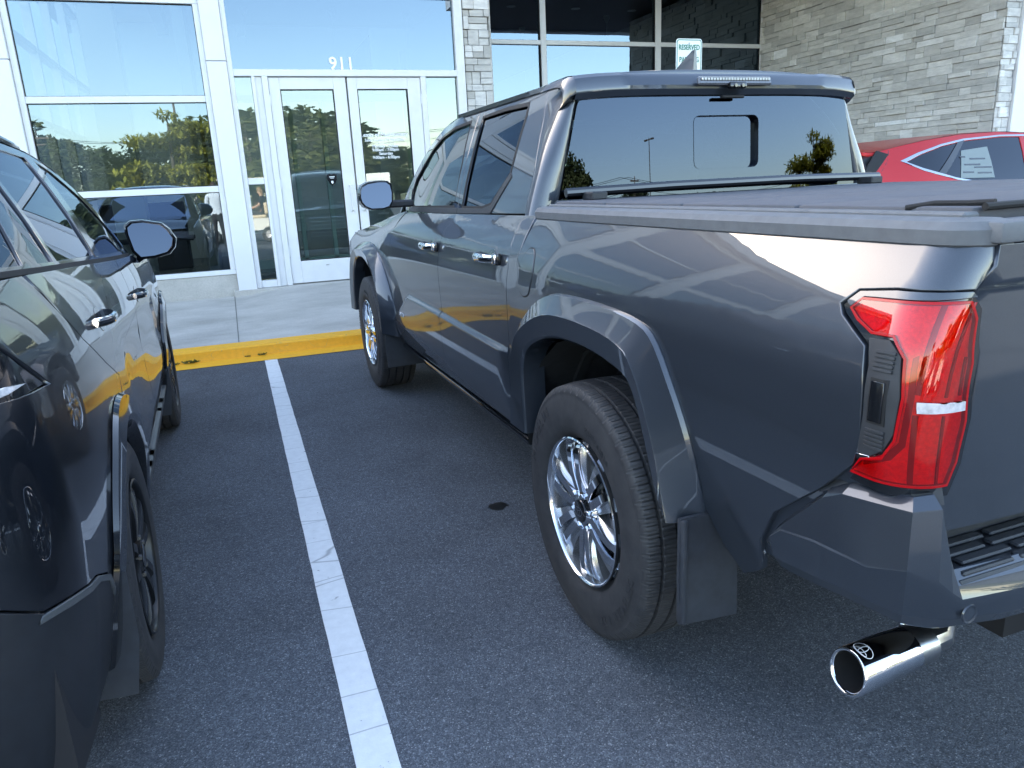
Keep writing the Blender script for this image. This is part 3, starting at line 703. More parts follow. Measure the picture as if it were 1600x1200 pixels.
def spoke_wheel(R1,style,parent,xo,detail=True):
    """xo = x of rim lip (outside). builds rim parts under parent"""
    ch=MT['chrome'] if style=='chrome' else MT['satblack']; dk=MT['rimgrey'] if style=='chrome' else MT['satblack']
    r=R1
    mb=MB(); mb.lathe([(r+.004,xo-.010),(r+.005,xo-.003),(r+.001,xo-.000),(r-.003,xo-.003),(r-.005,xo-.010)],96)
    rim=mb.build('rim',ch,parent,ang=40)
    mb=MB(); mb.lathe([(r-.006,xo-.010),(r-.010,xo-.03),(r-.018,xo-.10),(r-.035,xo-.17),(r-.02,xo-.2)],72); mb.build('barrel',dk,rim,ang=40)
    # spokes
    N=6 if style=='chrome' else 5
    mb=MB(); mg=MB()
    for i in range(N):
        A=2*PI*i/N+ (PI/N if style=='chrome' else 0)
        for s_ in (-1,1):
            # path from hub to rim for one leg of the pair
            rings=[]; rg2=[]
            K=9
            for k in range(K+1):
                t=k/K; rad=.060+(r-.006-.060)*t
                off=s_*(lerp(.014,.030,t**.8) if style=='chrome' else lerp(.016,.055,t))
                wd=lerp(.0145,.0155,t) if style=='chrome' else lerp(.016,.013,t)
                xx=xo-.014+.009*math.sin(PI*min(1,t*.95))-.014*t*0+(.0 if t<.85 else -.02*(t-.85)/.15)
                ca,sa=math.cos(A),math.sin(A)
                c=Vector((xx,rad*ca-off*sa,rad*sa+off*ca)); tv=Vector((0,-sa,ca))
                rings.append([c-tv*wd+Vector((-.012,0,0)),c-tv*wd*.86+Vector((.001,0,0)),c+tv*wd*.86+Vector((.001,0,0)),c+tv*wd+Vector((-.012,0,0)),c+tv*wd*.9+Vector((-.04,0,0)),c-tv*wd*.9+Vector((-.04,0,0))])
            mb.loft(rings,True,True)
            # outer flank, painted
            rg2=[]
            for k in range(K+1):
                t=k/K; rad=.070+(r-.008-.070)*t
                off=s_*(lerp(.030,.064,t**.9) if style=='chrome' else lerp(.03,.07,t)); wd=lerp(.010,.021,t)
                xx=xo-.027+.010*math.sin(PI*min(1,t*.95))
                ca,sa=math.cos(A),math.sin(A)
                c=Vector((xx,rad*ca-off*sa,rad*sa+off*ca)); tv=Vector((0,-sa,ca))
                rg2.append([c-tv*wd,c+tv*wd,c+tv*wd+Vector((-.03,0,0)),c-tv*wd+Vector((-.03,0,0))])
            mg.loft(rg2,True,True)
    o=mb.build('spokes',ch,parent,ang=35); mg.build('spoke_flanks',dk,parent,ang=35)
    # hub
    mb=MB(); mb.lathe([(0,xo-.008),(.040,xo-.008),(.046,xo-.012),(.066,xo-.020),(.074,xo-.032),(.078,xo-.07),(.0,xo-.07)],48); mb.build('hub',ch,parent,ang=30)
    mb=MB(); mb.lathe([(0,xo-.003),(.030,xo-.003),(.036,xo-.006),(.037,xo-.02)],40); cap=mb.build('centre_cap',MT['gloss'],parent)
    if style=='chrome':
        em=MB()
        def ell(a,b,cy=0,cz=0,w_=.0022,n=36):
            o_=[];i_=[]
            for k in range(n):
                t=2*PI*k/n; o_.append((cy+a*math.cos(t),cz+b*math.sin(t))); i_.append((cy+(a-w_)*math.cos(t),cz+(b-w_)*math.sin(t)))
            mm=basis((xo-.0018,0,0),(0,1,0),(0,0,1),(1,0,0)); vs=[mm@Vector((*p,0)) for p in o_]+[mm@Vector((*p,0)) for p in i_]
            em.add(vs,[[k,(k+1)%n,n+(k+1)%n,n+k] for k in range(n)])
        ell(.024,.016); ell(.008,.0145,0,0); ell(.018,.0065,0,.0085)
        em.build('emblem',MT['chrome'],cap,smooth=False)
    mb=MB()
    nn=6 if style=='chrome' else 5
    for i in range(nn):
        a=2*PI*i/nn+PI/nn*0; mb.lathe([(0,.012),(.008,.012),(.0105,.006),(.0105,-.03)],6,Matrix.Translation((xo-.016,.057*math.cos(a),.057*math.sin(a))))
    mb.build('lug_nuts',ch,parent)
    # brake disc and caliper behind
    mb=MB(); mb.lathe([(.06,xo-.10),(.155,xo-.10),(.155,xo-.12),(.06,xo-.12)],48); mb.build('brake_disc',MT['steel'],parent)
    mb=MB(); mb.lathe([(0,xo-.13),(r-.03,xo-.13)],48); mb.build('inner_barrel',MT['liner'],parent)
    mb=MB().box(xo-.14,xo-.085,.09,.165,-.07,.07,.012); mb.build('caliper',MT['steel'],parent)
def wheel(parent,x,y,zc,sgn,R0,R1,W,style,rot=0,detail=True):
    e=bpy.data.objects.new('wheel',None); link(e,parent); e.location=(x,y,zc); e.rotation_euler=(rot,0,0) if sgn>0 else (rot,0,PI)
    mb=tyre_mesh(R0,R1,W,detail); mb.xform(Matrix.Translation((-W/2,0,0))); ty=mb.build('tyre',MT['tyre'],e,ang=50)
    spoke_wheel(R1,style,e,-.004)
    return e,ty
def side_letters(parent,body,rad,ang0,size,x,mat):
    """raised sidewall lettering bent round the tyre"""
    n=len(body); da=size*.82/rad
    for i,ch in enumerate(body):
        if ch==' ': continue
        a=ang0-(i-(n-1)/2)*da
        # letters stand with their tops outward, reading clockwise seen from +x
        up=Vector((0,math.cos(a),math.sin(a))); rt=Vector((0,math.sin(a),-math.cos(a)))
        yield ch,basis(Vector((x,rad*math.cos(a),rad*math.sin(a))),rt,up,rt.cross(up)*(1))
wheels=[]
for sx_ in (-1,1):
    for yy in (0,3.35):
        e,ty=wheel(TR,sx_*.963,yy,.40,sx_,.400,.2286,.262,'chrome',rot=.22 if yy==0 else .5,detail=True)
        wheels.append(e)
# one mesh of raised letters for the tyre sidewall, shared
def letters_mesh(words,x):
    mb=MB()
    for body,rad,a0,size in words:
        for ch,M in side_letters(None,body,rad,a0,size,x,None):
            cu=bpy.data.curves.new('t','FONT'); cu.body=ch; cu.size=size*1.35; cu.extrude=.0006; cu.align_x='CENTER'; cu.resolution_u=2
            o=bpy.data.objects.new('t',cu); C.objects.link(o); bpy.context.view_layer.update()
            me=bpy.data.meshes.new_from_object(o.evaluated_get(bpy.context.evaluated_depsgraph_get())); bpy.data.objects.remove(o); bpy.data.curves.remove(cu)
            mb.add([M@v.co for v in me.vertices],[list(p.vertices) for p in me.polygons]); bpy.data.meshes.remove(me)
    return mb
lm=letters_mesh([('MICHELIN',.318,R(135),.036),('DEFENDER LTX',.318,R(-50),.030),('P265/65R18',.29,R(50),.018)],.0012).build('sidewall_lettering',MT['tyre'],wheels[0],smooth=False)
for e in wheels[1:]:
    c=lm.copy(); C.objects.link(c); c.parent=e
# ---- bed side, per side
flare_o=[(-.548,.585),(-.556,.66),(-.537,.82),(-.428,1.005),(-.340,1.053),(-.02,1.066),(.245,1.052),(.500,.900),(.557,.800),(.562,.690),(.585,.560)]
flare_r=[(-.515,.590),(-.490,.66),(-.455,.770),(-.362,.935),(-.290,.990),(-.02,1.008),(.215,.992),(.430,.890),(.468,.800),(.485,.690),(.505,.545)]
flare_i=[(-.475,.605),(-.445,.650),(-.417,.720),(-.350,.868),(-.290,.914),(-.05,.942),(.18,.928),(.365,.862),(.412,.780),(.408,.660),(.400,.535)]
def chaikin(pts,it=2):
    for _ in range(it):
        o=[pts[0]]
        for p,q in zip(pts,pts[1:]): o+=[tuple(lerp(u,v,.25) for u,v in zip(p,q)),tuple(lerp(u,v,.75) for u,v in zip(p,q))]
        pts=o+[pts[-1]]
    return pts
lamp_o=[(-1.020,.905),(-1.024,.944),(-1.022,1.037),(-1.010,1.108),(-.944,1.150),(-.932,1.165),(-.958,1.189),(-1.030,1.198),(-1.142,1.201),(-1.180,1.172),(-1.210,1.10),(-1.220,.997),(-1.208,.920),(-1.180,.868),(-1.10,.868),(-1.00,.872)]
def belt_y(z): return .50+.05*(1.25-z)/.15 if z>1.1 else .55+.05*(1.1-z)/.25
for mx in (1,-1):
    P=lambda *a,**k: panel(*a,mx=mx,**k)
    bed_out=[(-.965,.862),(-.93,.828),(-.80,.724),(-.742,.632),(-.726,.548),(-.665,.505),(-.60,.55)]
    bed_out+=[(a*.97+.0,b-.012) for a,b in flare_o[1:-2]]
    bed_out+=[(.545,.68),(.575,.60),(.598,.60),(.600,.90),(.556,1.08),(.518,1.20),(.500,1.268),(-1.0,1.274),(-1.145,1.270),(-1.150,1.225),(-1.144,1.203)]
    bed_out+=[(-1.030,1.201),(-.956,1.192),(-.927,1.166),(-.940,1.147),(-1.005,1.106),(-1.017,1.037),(-1.019,.944),(-1.008,.905)]
    P('bed_side',bed_out,bed_map,PT,TR,h=.035,thick=.02)
    # lower facet strip behind the wheel (dark crease)
    # tail lamp
    def offp(poly,d):
        out=[];n=len(poly); A=1 if area(poly)>0 else -1
        for i in range(n):
            a=Vector(poly[i-1]);p=Vector(poly[i]);b=Vector(poly[(i+1)%n]); t=(b-a).normalized(); out.append((p.x-A*t.y*d,p.y+A*t.x*d))
        return out
    lo=[(a,b) for a,b in lamp_o]
    lm_=lambda s,z: bed_map(s,z)
    red=[(-.958,1.160),(-.975,1.178),(-1.094,1.183),(-1.142,1.185),(-1.163,1.160),(-1.187,1.09),(-1.195,.997),(-1.184,.93),(-1.166,.893),(-1.107,.893),(-1.010,.893),(-1.030,.924),(-1.066,.936),(-1.082,.968),(-1.088,1.04),(-1.080,1.098),(-1.056,1.128),(-1.016,1.127),(-.980,1.143)]
    tl=P('tail_light',lo,lm_,MT['gloss'],TR,h=.02,lift=-.004,thick=.03,gap=.003)
    P('lamp_reflector',red,lm_,MT['redrefl'],tl,h=.012,lift=-.001,thick=.004,lip=.001)
    rl=P('red_lens',red,lm_,G_red,tl,h=.012,lift=.005,thick=0)
    P('lens_rim',red,lm_,MT['redlens'],tl,h=.012,lift=.0055,thick=.010,lip=.001,holes=[offp(red if area(red)>0 else red[::-1],.0035)])
    # inner light guides as raised red ribs
    MT.setdefault('deepred',simple('deep_red_light_guide',(.30,.0,.006),.15,coat=1.0))
    for q in ([(-1.105,1.18),(-1.112,1.18),(-1.112,1.045),(-1.105,1.045)],[(-1.105,1.012),(-1.112,1.012),(-1.112,.892),(-1.105,.892)],[(-1.150,1.183),(-1.153,1.183),(-1.153,1.04),(-1.150,1.04)],[(-1.172,1.10),(-1.175,1.10),(-1.180,1.04),(-1.177,1.04)],[(-1.150,1.01),(-1.153,1.01),(-1.150,.892),(-1.147,.892)]):
        P('light_guide',q,lm_,MT['deepred'],tl,h=.03,lift=.002,thick=.006,lip=.001)
    P('light_guide',[(-1.092,1.10),(-1.096,1.04),(-1.090,.965),(-1.075,.945),(-1.035,.920),(-1.035,.914),(-1.080,.935),(-1.098,.960),(-1.104,1.04),(-1.098,1.105)],lm_,MT['deepred'],tl,h=.02,lift=.002,thick=.006,lip=.001)
    P('reverse_lamp',[(-1.108,1.034),(-1.183,1.031),(-1.184,1.017),(-1.109,1.018)],lm_,MT['clearlens'],tl,h=.012,lift=.009,thick=.006,lip=.001)
    tech=[(-1.022,.930),(-1.048,.934),(-1.068,.950),(-1.080,.978),(-1.084,1.04),(-1.074,1.100),(-1.050,1.122),(-1.014,1.119),(-1.026,1.08),(-1.028,1.0)]
    tp=P('lamp_side_cover',tech,lm_,MT['plastic'],tl,h=.02,lift=.003,thick=.01,lip=.003)
    P('cover_frame',[(-1.036,1.062),(-1.066,1.062),(-1.066,.988),(-1.036,.988)],lm_,MT['rubber'],tp,h=.03,lift=.0042,thick=.006,lip=.002)
    P('cover_badge',[(-1.041,1.057),(-1.061,1.057),(-1.061,.993),(-1.041,.993)],lm_,MT['gloss'],tp,h=.03,lift=.0075,thick=.006,lip=.002)
    for z0 in [1.074+.007*k for k in range(5)]+[.947+.007*k for k in range(5)]:
        P('vent_rib',[(-1.036,z0),(-1.068,z0),(-1.068,z0+.0035),(-1.036,z0+.0035)],lm_,MT['plastic'],tp,h=.05,lift=.0065,thick=.004,lip=.001)
    P('chrome_chip',[(-1.020,.929),(-1.046,.932),(-1.048,.926),(-1.022,.921)],lm_,MT['chrome'],tl,h=.03,lift=.004,thick=.006,lip=.001)
    # lamp surround trim (body colour bevelled lip above) 
    P('lamp_trim',[(-.944,1.170),(-.962,1.187),(-1.03,1.195),(-1.14,1.198),(-1.150,1.191),(-1.094,1.187),(-.974,1.181),(-.954,1.163)],lm_,PT,tl,h=.02,lift=.002,thick=.006,lip=.002)
    P('bed_lower_flange',[(-1.02,.905),(-.93,.85),(-.80,.745),(-.73,.645),(-.725,.59),(-.755,.59),(-.80,.625),(-.835,.68),(-.94,.79),(-1.02,.865)],bed_map,PT,TR,h=.05,lift=-.016,thick=.02)
    # flare (separate moulding), loft
    fo=chaikin(flare_o); fr_=chaikin(flare_r); fi=chaikin(flare_i)
    def flare(fo,fr_,fi,wf,name='wheel_arch_flare',mat=PT):
        rings=[]
        for (a,b),(c,d),(e,f) in zip(fo,fr_,fi):
            def q(u,v,x): return (-mx*x,u,v)
            o2=(a+(c-a)*.07,b+(d-b)*.07); i2=(e+(c-e)*-.04,f+(d-f)*-.04); cy_=sum(p[0] for p in fi)/len(fi)
            ctr=Vector((cy_,.42)); v=(ctr-Vector((e,f))).normalized()
            rings.append([q(a,b,wf(a,b)-.012),q(a,b,wf(a,b)+.004),q(*o2,wf(*o2)+.014),q(c+(a-c)*.06,d+(b-d)*.06,.975),q(c,d,.978),q(c+(e-c)*.06,d+(f-d)*.06,.977),q(e+(c-e)*.06,f+(d-f)*.06,.968),q(e,f,.965),q(e+v.x*.006,f+v.y*.006,.958),q(e+v.x*.010,f+v.y*.010,.88)])
        return MB().loft(rings,False).build(name,mat,TR,ang=24)
    flare(fo,fr_,fi,lambda y,z: bed_w(max(y,-1),z) if y<.5 else door_w(y,z))
    # front arch
    f2o=[(2.70,.47),(2.69,.60),(2.76,.78),(2.90,.93),(3.10,1.015),(3.32,1.04),(3.58,1.025),(3.76,.97),(3.90,.87),(3.98,.74),(4.02,.60),(4.03,.50)]
    f2r=[(2.79,.49),(2.79,.61),(2.84,.76),(2.96,.89),(3.12,.965),(3.32,.992),(3.55,.98),(3.70,.93),(3.81,.84),(3.88,.72),(3.91,.60),(3.92,.50)]
    f2i=[(2.90,.50),(2.90,.62),(2.93,.74),(3.02,.85),(3.15,.915),(3.32,.94),(3.52,.93),(3.63,.885),(3.72,.81),(3.78,.70),(3.81,.60),(3.82,.50)]
    a,b,c=[smooth_path(q,60) for q in (f2o,f2r,f2i)]
    flare(a,b,c,door_w)
    # front fender & doors (lower bodies)
    fseam=[(2.70,.50),(2.72,.65),(2.72,.85),(2.68,1.0),(2.585,1.16),(2.47,1.243)]
    fen=[(2.705,.60)]+[(x_+.0,z_-.01) for x_,z_ in f2o[2:-1]]+[(4.10,.62),(4.18,.80),(4.15,1.0),(3.95,1.08),(3.4,1.145),(3.05,1.185),(2.78,1.225),(2.49,1.258)]+fseam[::-1][1:-1]
    P('front_fender',fen,door_map,PT,TR,h=.05,gap=.002)
    bs=[(1.572,.50),(1.575,.8),(1.574,1.0),(1.568,1.12),(1.548,1.20),(1.505,1.262)]
    fdo=[(2.62,.47),(2.695,.52)]+fseam[1:]+[(2.42,1.250)]+bs[::-1]
    crz=[(y,zcrease(y)+dz) for y in [.62+.016*k for k in range(150)] for dz in (.014,.009,.004,-.002,-.008,-.013,-.018,-.026)]
    fd=P('front_door',fdo,door_map,PT,TR,h=.04,gap=.0025,extra=crz)
    rs_=[(.684,1.272),(.672,1.18),(.650,1.09),(.660,.9),(.674,.75),(.678,.62),(.688,.525)]
    rdo=bs+rs_
    rd=P('rear_door',rdo,door_map,PT,TR,h=.04,gap=.0025,extra=crz)
    P('cab_corner',[(.60,.53)]+rs_[::-1]+[(.58,1.272),(.57,1.2),(.575,1.1),(.60,.9),(.602,.60)],door_map,PT,TR,h=.03,gap=.002)
    # upper door frames & glass on the leaning greenhouse
    ff=[(1.505,1.264),(2.47,1.252),(2.72,1.258),(2.80,1.33),(2.70,1.48),(2.54,1.61),(2.31,1.70),(1.97,1.738),(1.67,1.742),(1.60,1.56)]
    fg=[(1.565,1.285),(2.58,1.272),(2.655,1.315),(2.62,1.44),(2.40,1.60),(2.22,1.655),(2.01,1.682),(1.742,1.690),(1.628,1.49)]
    P('door_window_frame',ff,cab_map,PT,fd,h=.05,holes=[fg],gap=.002,thick=.012)
    P('window_glass',rnd_poly(fg,.02),cab_map,G_light,fd,h=.08,lift=-.008,thick=0)
    P('b_pillar_cover',[(1.506,1.268),(1.570,1.268),(1.640,1.49),(1.752,1.700),(1.67,1.715),(1.603,1.56)],cab_map,MT['gloss'],fd,h=.05,lift=.001,thick=.004)
    rf=[(.684,1.276),(1.500,1.264),(1.596,1.56),(1.664,1.742),(1.28,1.745),(.93,1.738),(.875,1.725),(.785,1.605),(.705,1.44)]
    rg=[(1.069,1.302),(1.17,1.286),(1.45,1.284),(1.505,1.49),(1.585,1.694),(1.28,1.702),(1.02,1.695),(.985,1.64),(.948,1.49),(.936,1.42)]
    P('door_window_frame',rf,cab_map,PT,rd,h=.05,holes=[rg],gap=.002,thick=.012)
    P('window_glass',rnd_poly(rg,.02),cab_map,G_dark,rd,h=.08,lift=-.008,thick=0)
    P('b_pillar_cover',[(1.440,1.268),(1.500,1.268),(1.594,1.56),(1.655,1.715),(1.585,1.715),(1.50,1.47)],cab_map,MT['gloss'],rd,h=.05,lift=.001,thick=.004)
    # rubber run channels round the glass and belt mouldings
    def band(poly,w_,name,mat,mp,par,lift=.0015):
        inner=offp(poly,w_); return P(name,poly,mp,mat,par,h=.05,holes=[inner],lift=lift,thick=.004,lip=.001)
    band(offp(fg,-.004),.016,'window_seal',MT['rubber'],cab_map,fd); band(offp(rg,-.004),.016,'window_seal',MT['rubber'],cab_map,rd)
    P('belt_moulding',[(1.508,1.262),(2.50,1.252),(2.62,1.258),(2.60,1.276),(1.51,1.285)],cab_map,MT['plastic'],fd,h=.06,lift=.004,thick=.008)
    P('belt_moulding',[(1.05,1.270),(1.500,1.262),(1.505,1.284),(1.17,1.286),(1.065,1.303),(.935,1.425),(.912,1.41)],cab_map,MT['plastic'],rd,h=.05,lift=.004,thick=.008)
    # chrome-ish bright line on rear frame edge of the rear door
    # rocker below doors
    P('rocker_panel',[(.60,.44),(2.66,.43),(2.68,.468),(1.57,.495),(.69,.520),(.60,.53)],door_map,PT,TR,h=.06,lift=-.008)
    # C pillar: wraps from the side seam round to the glass edge
    rings=[]
    for k in range(15):
        z=1.262+(1.735-1.262)*k/14; wc=cab_w(0,z); yg=.627+(z-1.32)*TILT; xg=.702-.265*(z-1.315)
        sm=.684 if z<1.30 else (lerp(.684,.705,(z-1.30)/.14) if z<1.44 else (lerp(.705,.785,(z-1.44)/.165) if z<1.605 else lerp(.785,.875,(z-1.605)/.12)))
        sec=[(xg-.006,yg+.03),(xg-.001,yg+.002)]
        for j in range(9):
            t=j/8; G_=(xg+.006,yg-.004); Cc=(wc-.002,yg-.016); Ee=(wc,max(yg+.05,min(sm-.02,yg+.10)))
            sec.append((G_[0]*(1-t)**2+2*Cc[0]*t*(1-t)+Ee[0]*t*t,G_[1]*(1-t)**2+2*Cc[1]*t*(1-t)+Ee[1]*t*t))
        sec.append((wc,max(sm-.003,sec[-1][1]+.002)))
        rings.append([(-mx*x_,y_,z) for x_,y_ in sec])
    MB().loft(rings,False).build('rear_pillar',PT,TR,ang=50)
    # fuel door (left only) on the bed side
    if mx==1:
        fp=rnd_poly([(.462,1.176),(.395,1.172),(.362,1.10),(.385,1.02),(.45,1.005),(.497,1.03),(.505,1.12)],.03)
        P('fuel_door_gap',fp,bed_map,MT['rubber'],TR,h=.04,lift=.0008,thick=.003,lip=.001)
        P('fuel_door',offp(fp if area(fp)>0 else fp[::-1],.0045),bed_map,PT,TR,h=.03,lift=.0025,thick=.004,lip=.002)
    # bed rail cap
    rings=[]
    path=[(.505,0),(.2,0),(-.2,0),(-.6,0),(-1.0,0)]+[(CY-.0-CR*PI/2*k/6,1) for k in range(1,7)]
    path=[p[0] for p in path]
    for s_ in path:
        prof=[]
        for off,z in ((.0,1.262),(.006,1.266),(.008,1.288),(-.002,1.300),(-.02,1.304),(-.085,1.304),(-.09,1.29)):
            b_=bed_map(s_,1.268); inw=Vector((1,0,0)) if s_>CY else Vector((math.cos((CY-s_)/CR),math.sin((CY-s_)/CR),0))
            q=Vector((b_[0],b_[1],z))-inw*off; prof.append((q.x*mx,q.y,q.z))
        rings.append(prof)
    MB().loft(rings,False,False).build('bed_rail_cap',MT['railp'],TR,ang=25)
    m=MB()
    for yy in (.33,-.42,-.92): m.box(min(-mx*.8625,-mx*.862+mx*.002),max(-mx*.8625,-mx*.862+mx*.002),yy,yy+.003,1.268,1.287)
    # handles
    for yc,zc,dr_ in ((1.715,1.108,fd),(.865,1.113,rd)):
        x0=-mx*(door_w(yc,zc))
        # cup recess: its shade painted as a flat black disc
        dish=[(yc-.035+.050*math.cos(2*PI*k/24),zc+.004+.040*math.sin(2*PI*k/24)) for k in range(24)]
        P('handle_recess',dish,door_map,PT,dr_,h=.03,lift=.001,thick=.004,lip=.0015)
        P('painted_recess_shade',[(u_,v_) for u_,v_ in [(yc-.035+.036*math.cos(2*PI*k/20),zc+.004+.028*math.sin(2*PI*k/20)) for k in range(20)]],door_map,MT['gloss'],dr_,h=.03,lift=.002,thick=.003,lip=.001)
        rings=[]
        for k in range(15):
            t=k/14; y=yc+.110-.22*t; out=.044*(1-abs(2*t-1)**3.2)+.006; hh=.014+.003*math.sin(PI*t)
            wd=.0085
            cx_=x0-mx*out
            rings.append([(cx_+mx*wd,y,zc-hh),(cx_,y,zc-hh*.95),(cx_-mx*.006,y,zc-hh*.45),(cx_-mx*.006,y,zc+hh*.45),(cx_,y,zc+hh*.95),(cx_+mx*wd,y,zc+hh)])
        MB().loft(rings,True,True).build('door_handle',MT['chrome'],dr_,ang=40)
        m=MB(); m.box(min(x0,x0-mx*.030),max(x0,x0-mx*.030),yc-.132,yc-.096,zc-.018,zc+.018,.006,seg=2); m.build('handle_end',MT['chrome'],dr_)
        m=MB(); m.box(min(x0,x0-mx*.020),max(x0,x0-mx*.020),yc-.138,yc-.090,zc-.023,zc+.023,.006,seg=2); m.build('handle_bezel',MT['gloss'],dr_)
    # mirror
    mc=Vector((-mx*1.035,2.30,1.352))
    def mprof(s_,y,dx=0): 
        pr=[(-.098,.000),(-.094,.035),(-.078,.062),(-.045,.078),(.02,.084),(.066,.080),(.086,.062),(.092,.02),(.086,-.035),(.066,-.062),(.03,-.072),(-.04,-.072),(-.075,-.055),(-.093,-.03)]
        return [(mc.x+mx*(a*s_+dx),mc.y+y,mc.z+b*s_) for a,b in pr]
    mir=MB().loft([mprof(.93,-.022),mprof(1.0,-.020),mprof(1.02,.0),mprof(1.0,.03),mprof(.9,.07),mprof(.66,.105),mprof(.3,.118)],True,True).build('door_mirror',PT,TR,ang=40)
    MB().loft([mprof(.90,-.020),mprof(.93,-.050),mprof(.985,-.045),mprof(1.0,-.015)],True,True).build('mirror_bezel',MT['gloss'],mir)
    MB().add([(p[0],p[1]+.10*abs(p[0]) -.10*abs(mc.x)+.17*(p[2]-mc.z),p[2]) for p in mprof(.88,-.046)],[list(range(14))]).build('mirror_glass',G_mir,mir,smooth=False)
    m=MB(); m.box(*sorted((mc.x+mx*.05,mc.x+mx*.215)),2.29,2.37,1.285,1.325,.01); m.build('mirror_arm',MT['plastic'],mir)
    P('mirror_base_patch',[(2.46,1.262),(2.70,1.268),(2.76,1.34),(2.66,1.38),(2.60,1.30)],cab_map,MT['gloss'],mir,h=.04,lift=.003,thick=.008)
    # running board
    m=MB(); m.box(*sorted((-mx*.862,-mx*.70)),.62,2.72,.395,.425,.012,seg=2); rb=m.build('running_board',MT['gloss'],TR)
    m=MB()
    for k in range(7): xx=.725+.018*k; m.box(*sorted((-mx*xx,-mx*(xx+.009))),.66,2.68,.425,.4285,.001)
    m.build('step_tread',MT['rubber'],rb)
    m=MB(); 
    for yy in (.9,1.65,2.4): m.box(*sorted((-mx*.78,-mx*.5)),yy-.03,yy+.03,.40,.44)
    m.build('board_bracket',MT['under'],rb)
    # mud flaps
    m=MB(); m.prism([(.800,.615),(.792,.315),(.960,.330),(.966,.45),(.962,.612)],basis((0,-.545,0),(-mx,0,0),(0,0,1),(0,1,0) if mx==1 else (0,1,0)),-.012,.003) ; m.build('mud_flap',MT['flap'],TR)
    m=MB(); m.box(*sorted((-mx*.948,-mx*.962)),-.566,-.538,.335,.61,.004,seg=2); m.build('flap_edge',MT['flap'],TR)
    m=MB(); m.prism([(.70,.52),(.70,.26),(.955,.255),(.962,.42),(.955,.52)],basis((0,2.80,0),(-mx,0,0),(0,0,1),(0,1,0)),-.012,.003); m.build('mud_flap',MT['flap'],TR)
    # wheel wells
    for yc,y0,y1 in ((0,-.53,.56),(3.35,2.80,3.98)):
        rings=[]
        for k in range(21):
            a=PI*k/20; rr=.50+(.006 if k%2 else 0); yy=yc+rr*math.cos(a)*1.06; zz=.44+rr*math.sin(a)*.98
            rings.append([(-mx*.90,yy,zz),(-mx*.74,yy,zz+.006),(-mx*.735,yy,zz-.008),(-mx*.70,yy,zz-.008),(-mx*.695,yy,zz+.004),(-mx*.56,yy,zz),(-mx*.55,yc,.44)])
        MB().loft(rings,False).build('wheel_well_liner',MT['liner'],TR,ang=20)
# underbody, frame, axle
m=MB(); m.box(-.84,.84,.62,2.75,.46,1.20); m.box(-.80,.80,-1.03,.50,.86,1.24); m.box(-.52,.52,-1.03,4.0,.46,.80); m.box(-.84,.84,-1.02,-.62,.62,.90); m.box(-.78,.78,2.7,4.1,.5,1.05); m.build('underbody',MT['under'],TR,smooth=False)
m=MB(); m.tube([(-.85,0,.40),(.85,0,.40)],.045); m.lathe([(0,-.12),(.13,-.08),(.15,0),(.13,.08),(0,.12)],20,Matrix.Translation((0,0,.40))); m.build('rear_axle',MT['under'],TR)
m=MB(); m.tube([(-.66,-.10,.42),(-.66,-.14,.95)],.028); m.tube([(-.60,.55,.52),(-.60,0,.48),(-.60,-.7,.6)],.03); m.build('rear_suspension',MT['steel'],TR)
# ---- bed cover
m=[]
seams=[.505,.150,-.255,-.665,-1.055]
for a,b in zip(seams,seams[1:]):
    MB().box(-.772,.772,b+.004,a-.004,1.292,1.318,.006,seg=2).build('bed_cover_panel',MT['tonneau'],TR)
MB().box(-.772,.772,-1.05,.50,1.26,1.300).build('bed_cover_hinge_layer',MT['rubber'],TR)
for mx in (1,-1):
    MB().box(*sorted((-mx*.765,-mx*.80)),-1.06,.50,1.290,1.311,.004).build('bed_cover_rail',MT['railp'],TR)
    MB().box(*sorted((-mx*.60,-mx*.66)),.44,.52,1.318,1.345,.004).build('cover_clamp',MT['plastic'],TR)
MB().tube([(-.76,-1.062,1.318),(-.3,-1.066,1.321),(.3,-1.066,1.321),(.76,-1.062,1.318)],.006,8).build('cover_seal',MT['rubber'],TR)
MB().tube([(-.775,-.93,1.315),(-.755,-.97,1.322),(-.745,-1.02,1.322),(-.735,-1.06,1.324)],.005,8).build('cover_strap',MT['rubber'],TR)
MB().tube([(-.72,.525,1.345),(-.3,.50,1.352),(.3,.50,1.352),(.72,.525,1.345)],.016,10).build('folding_bar',MT['gloss'],TR)
# ---- tailgate
def tg_map(x,z):
    y=-1.112-.012*sst(.80,1.10,z)-.014*sst(1.192,1.214,z)+.012*(abs(x)/.79)**4
    return (x,y,z)
te=[(.845,.79),(.838,.868),(.812,.92),(.801,1.0),(.801,1.10),(.824,1.172),(.830,1.203),(.806,1.235),(.802,1.268)]
tgo=[(-a,b) for a,b in te[::-1]]; tgo=te+tgo
tg=panel('tailgate',tgo,tg_map,PT,TR,sgn=1,h=.04,gap=.003,extra=[(-.79+.02*k,z) for k in range(80) for z in (1.184,1.190,1.195,1.200,1.206,1.211,1.216,1.222)])
MB().box(-.815,.815,-1.135,-1.072,1.268,1.300,.006,seg=2).build('tailgate_cap',MT['railp'],tg)
pass
MB().box(-.14,.14,-1.145,-1.124,1.13,1.18,.008).build('tailgate_handle',MT['gloss'],tg)
text('door_badge','LIMITED',.030,Matrix.Translation(Vector(door_map(2.40,.655))+Vector((-.006,0,0)))@basis((0,0,0),(0,-1,0),(0,0,1),(-1,0,0)),MT['chrome'],TR,ext=.0015,space=1.1)
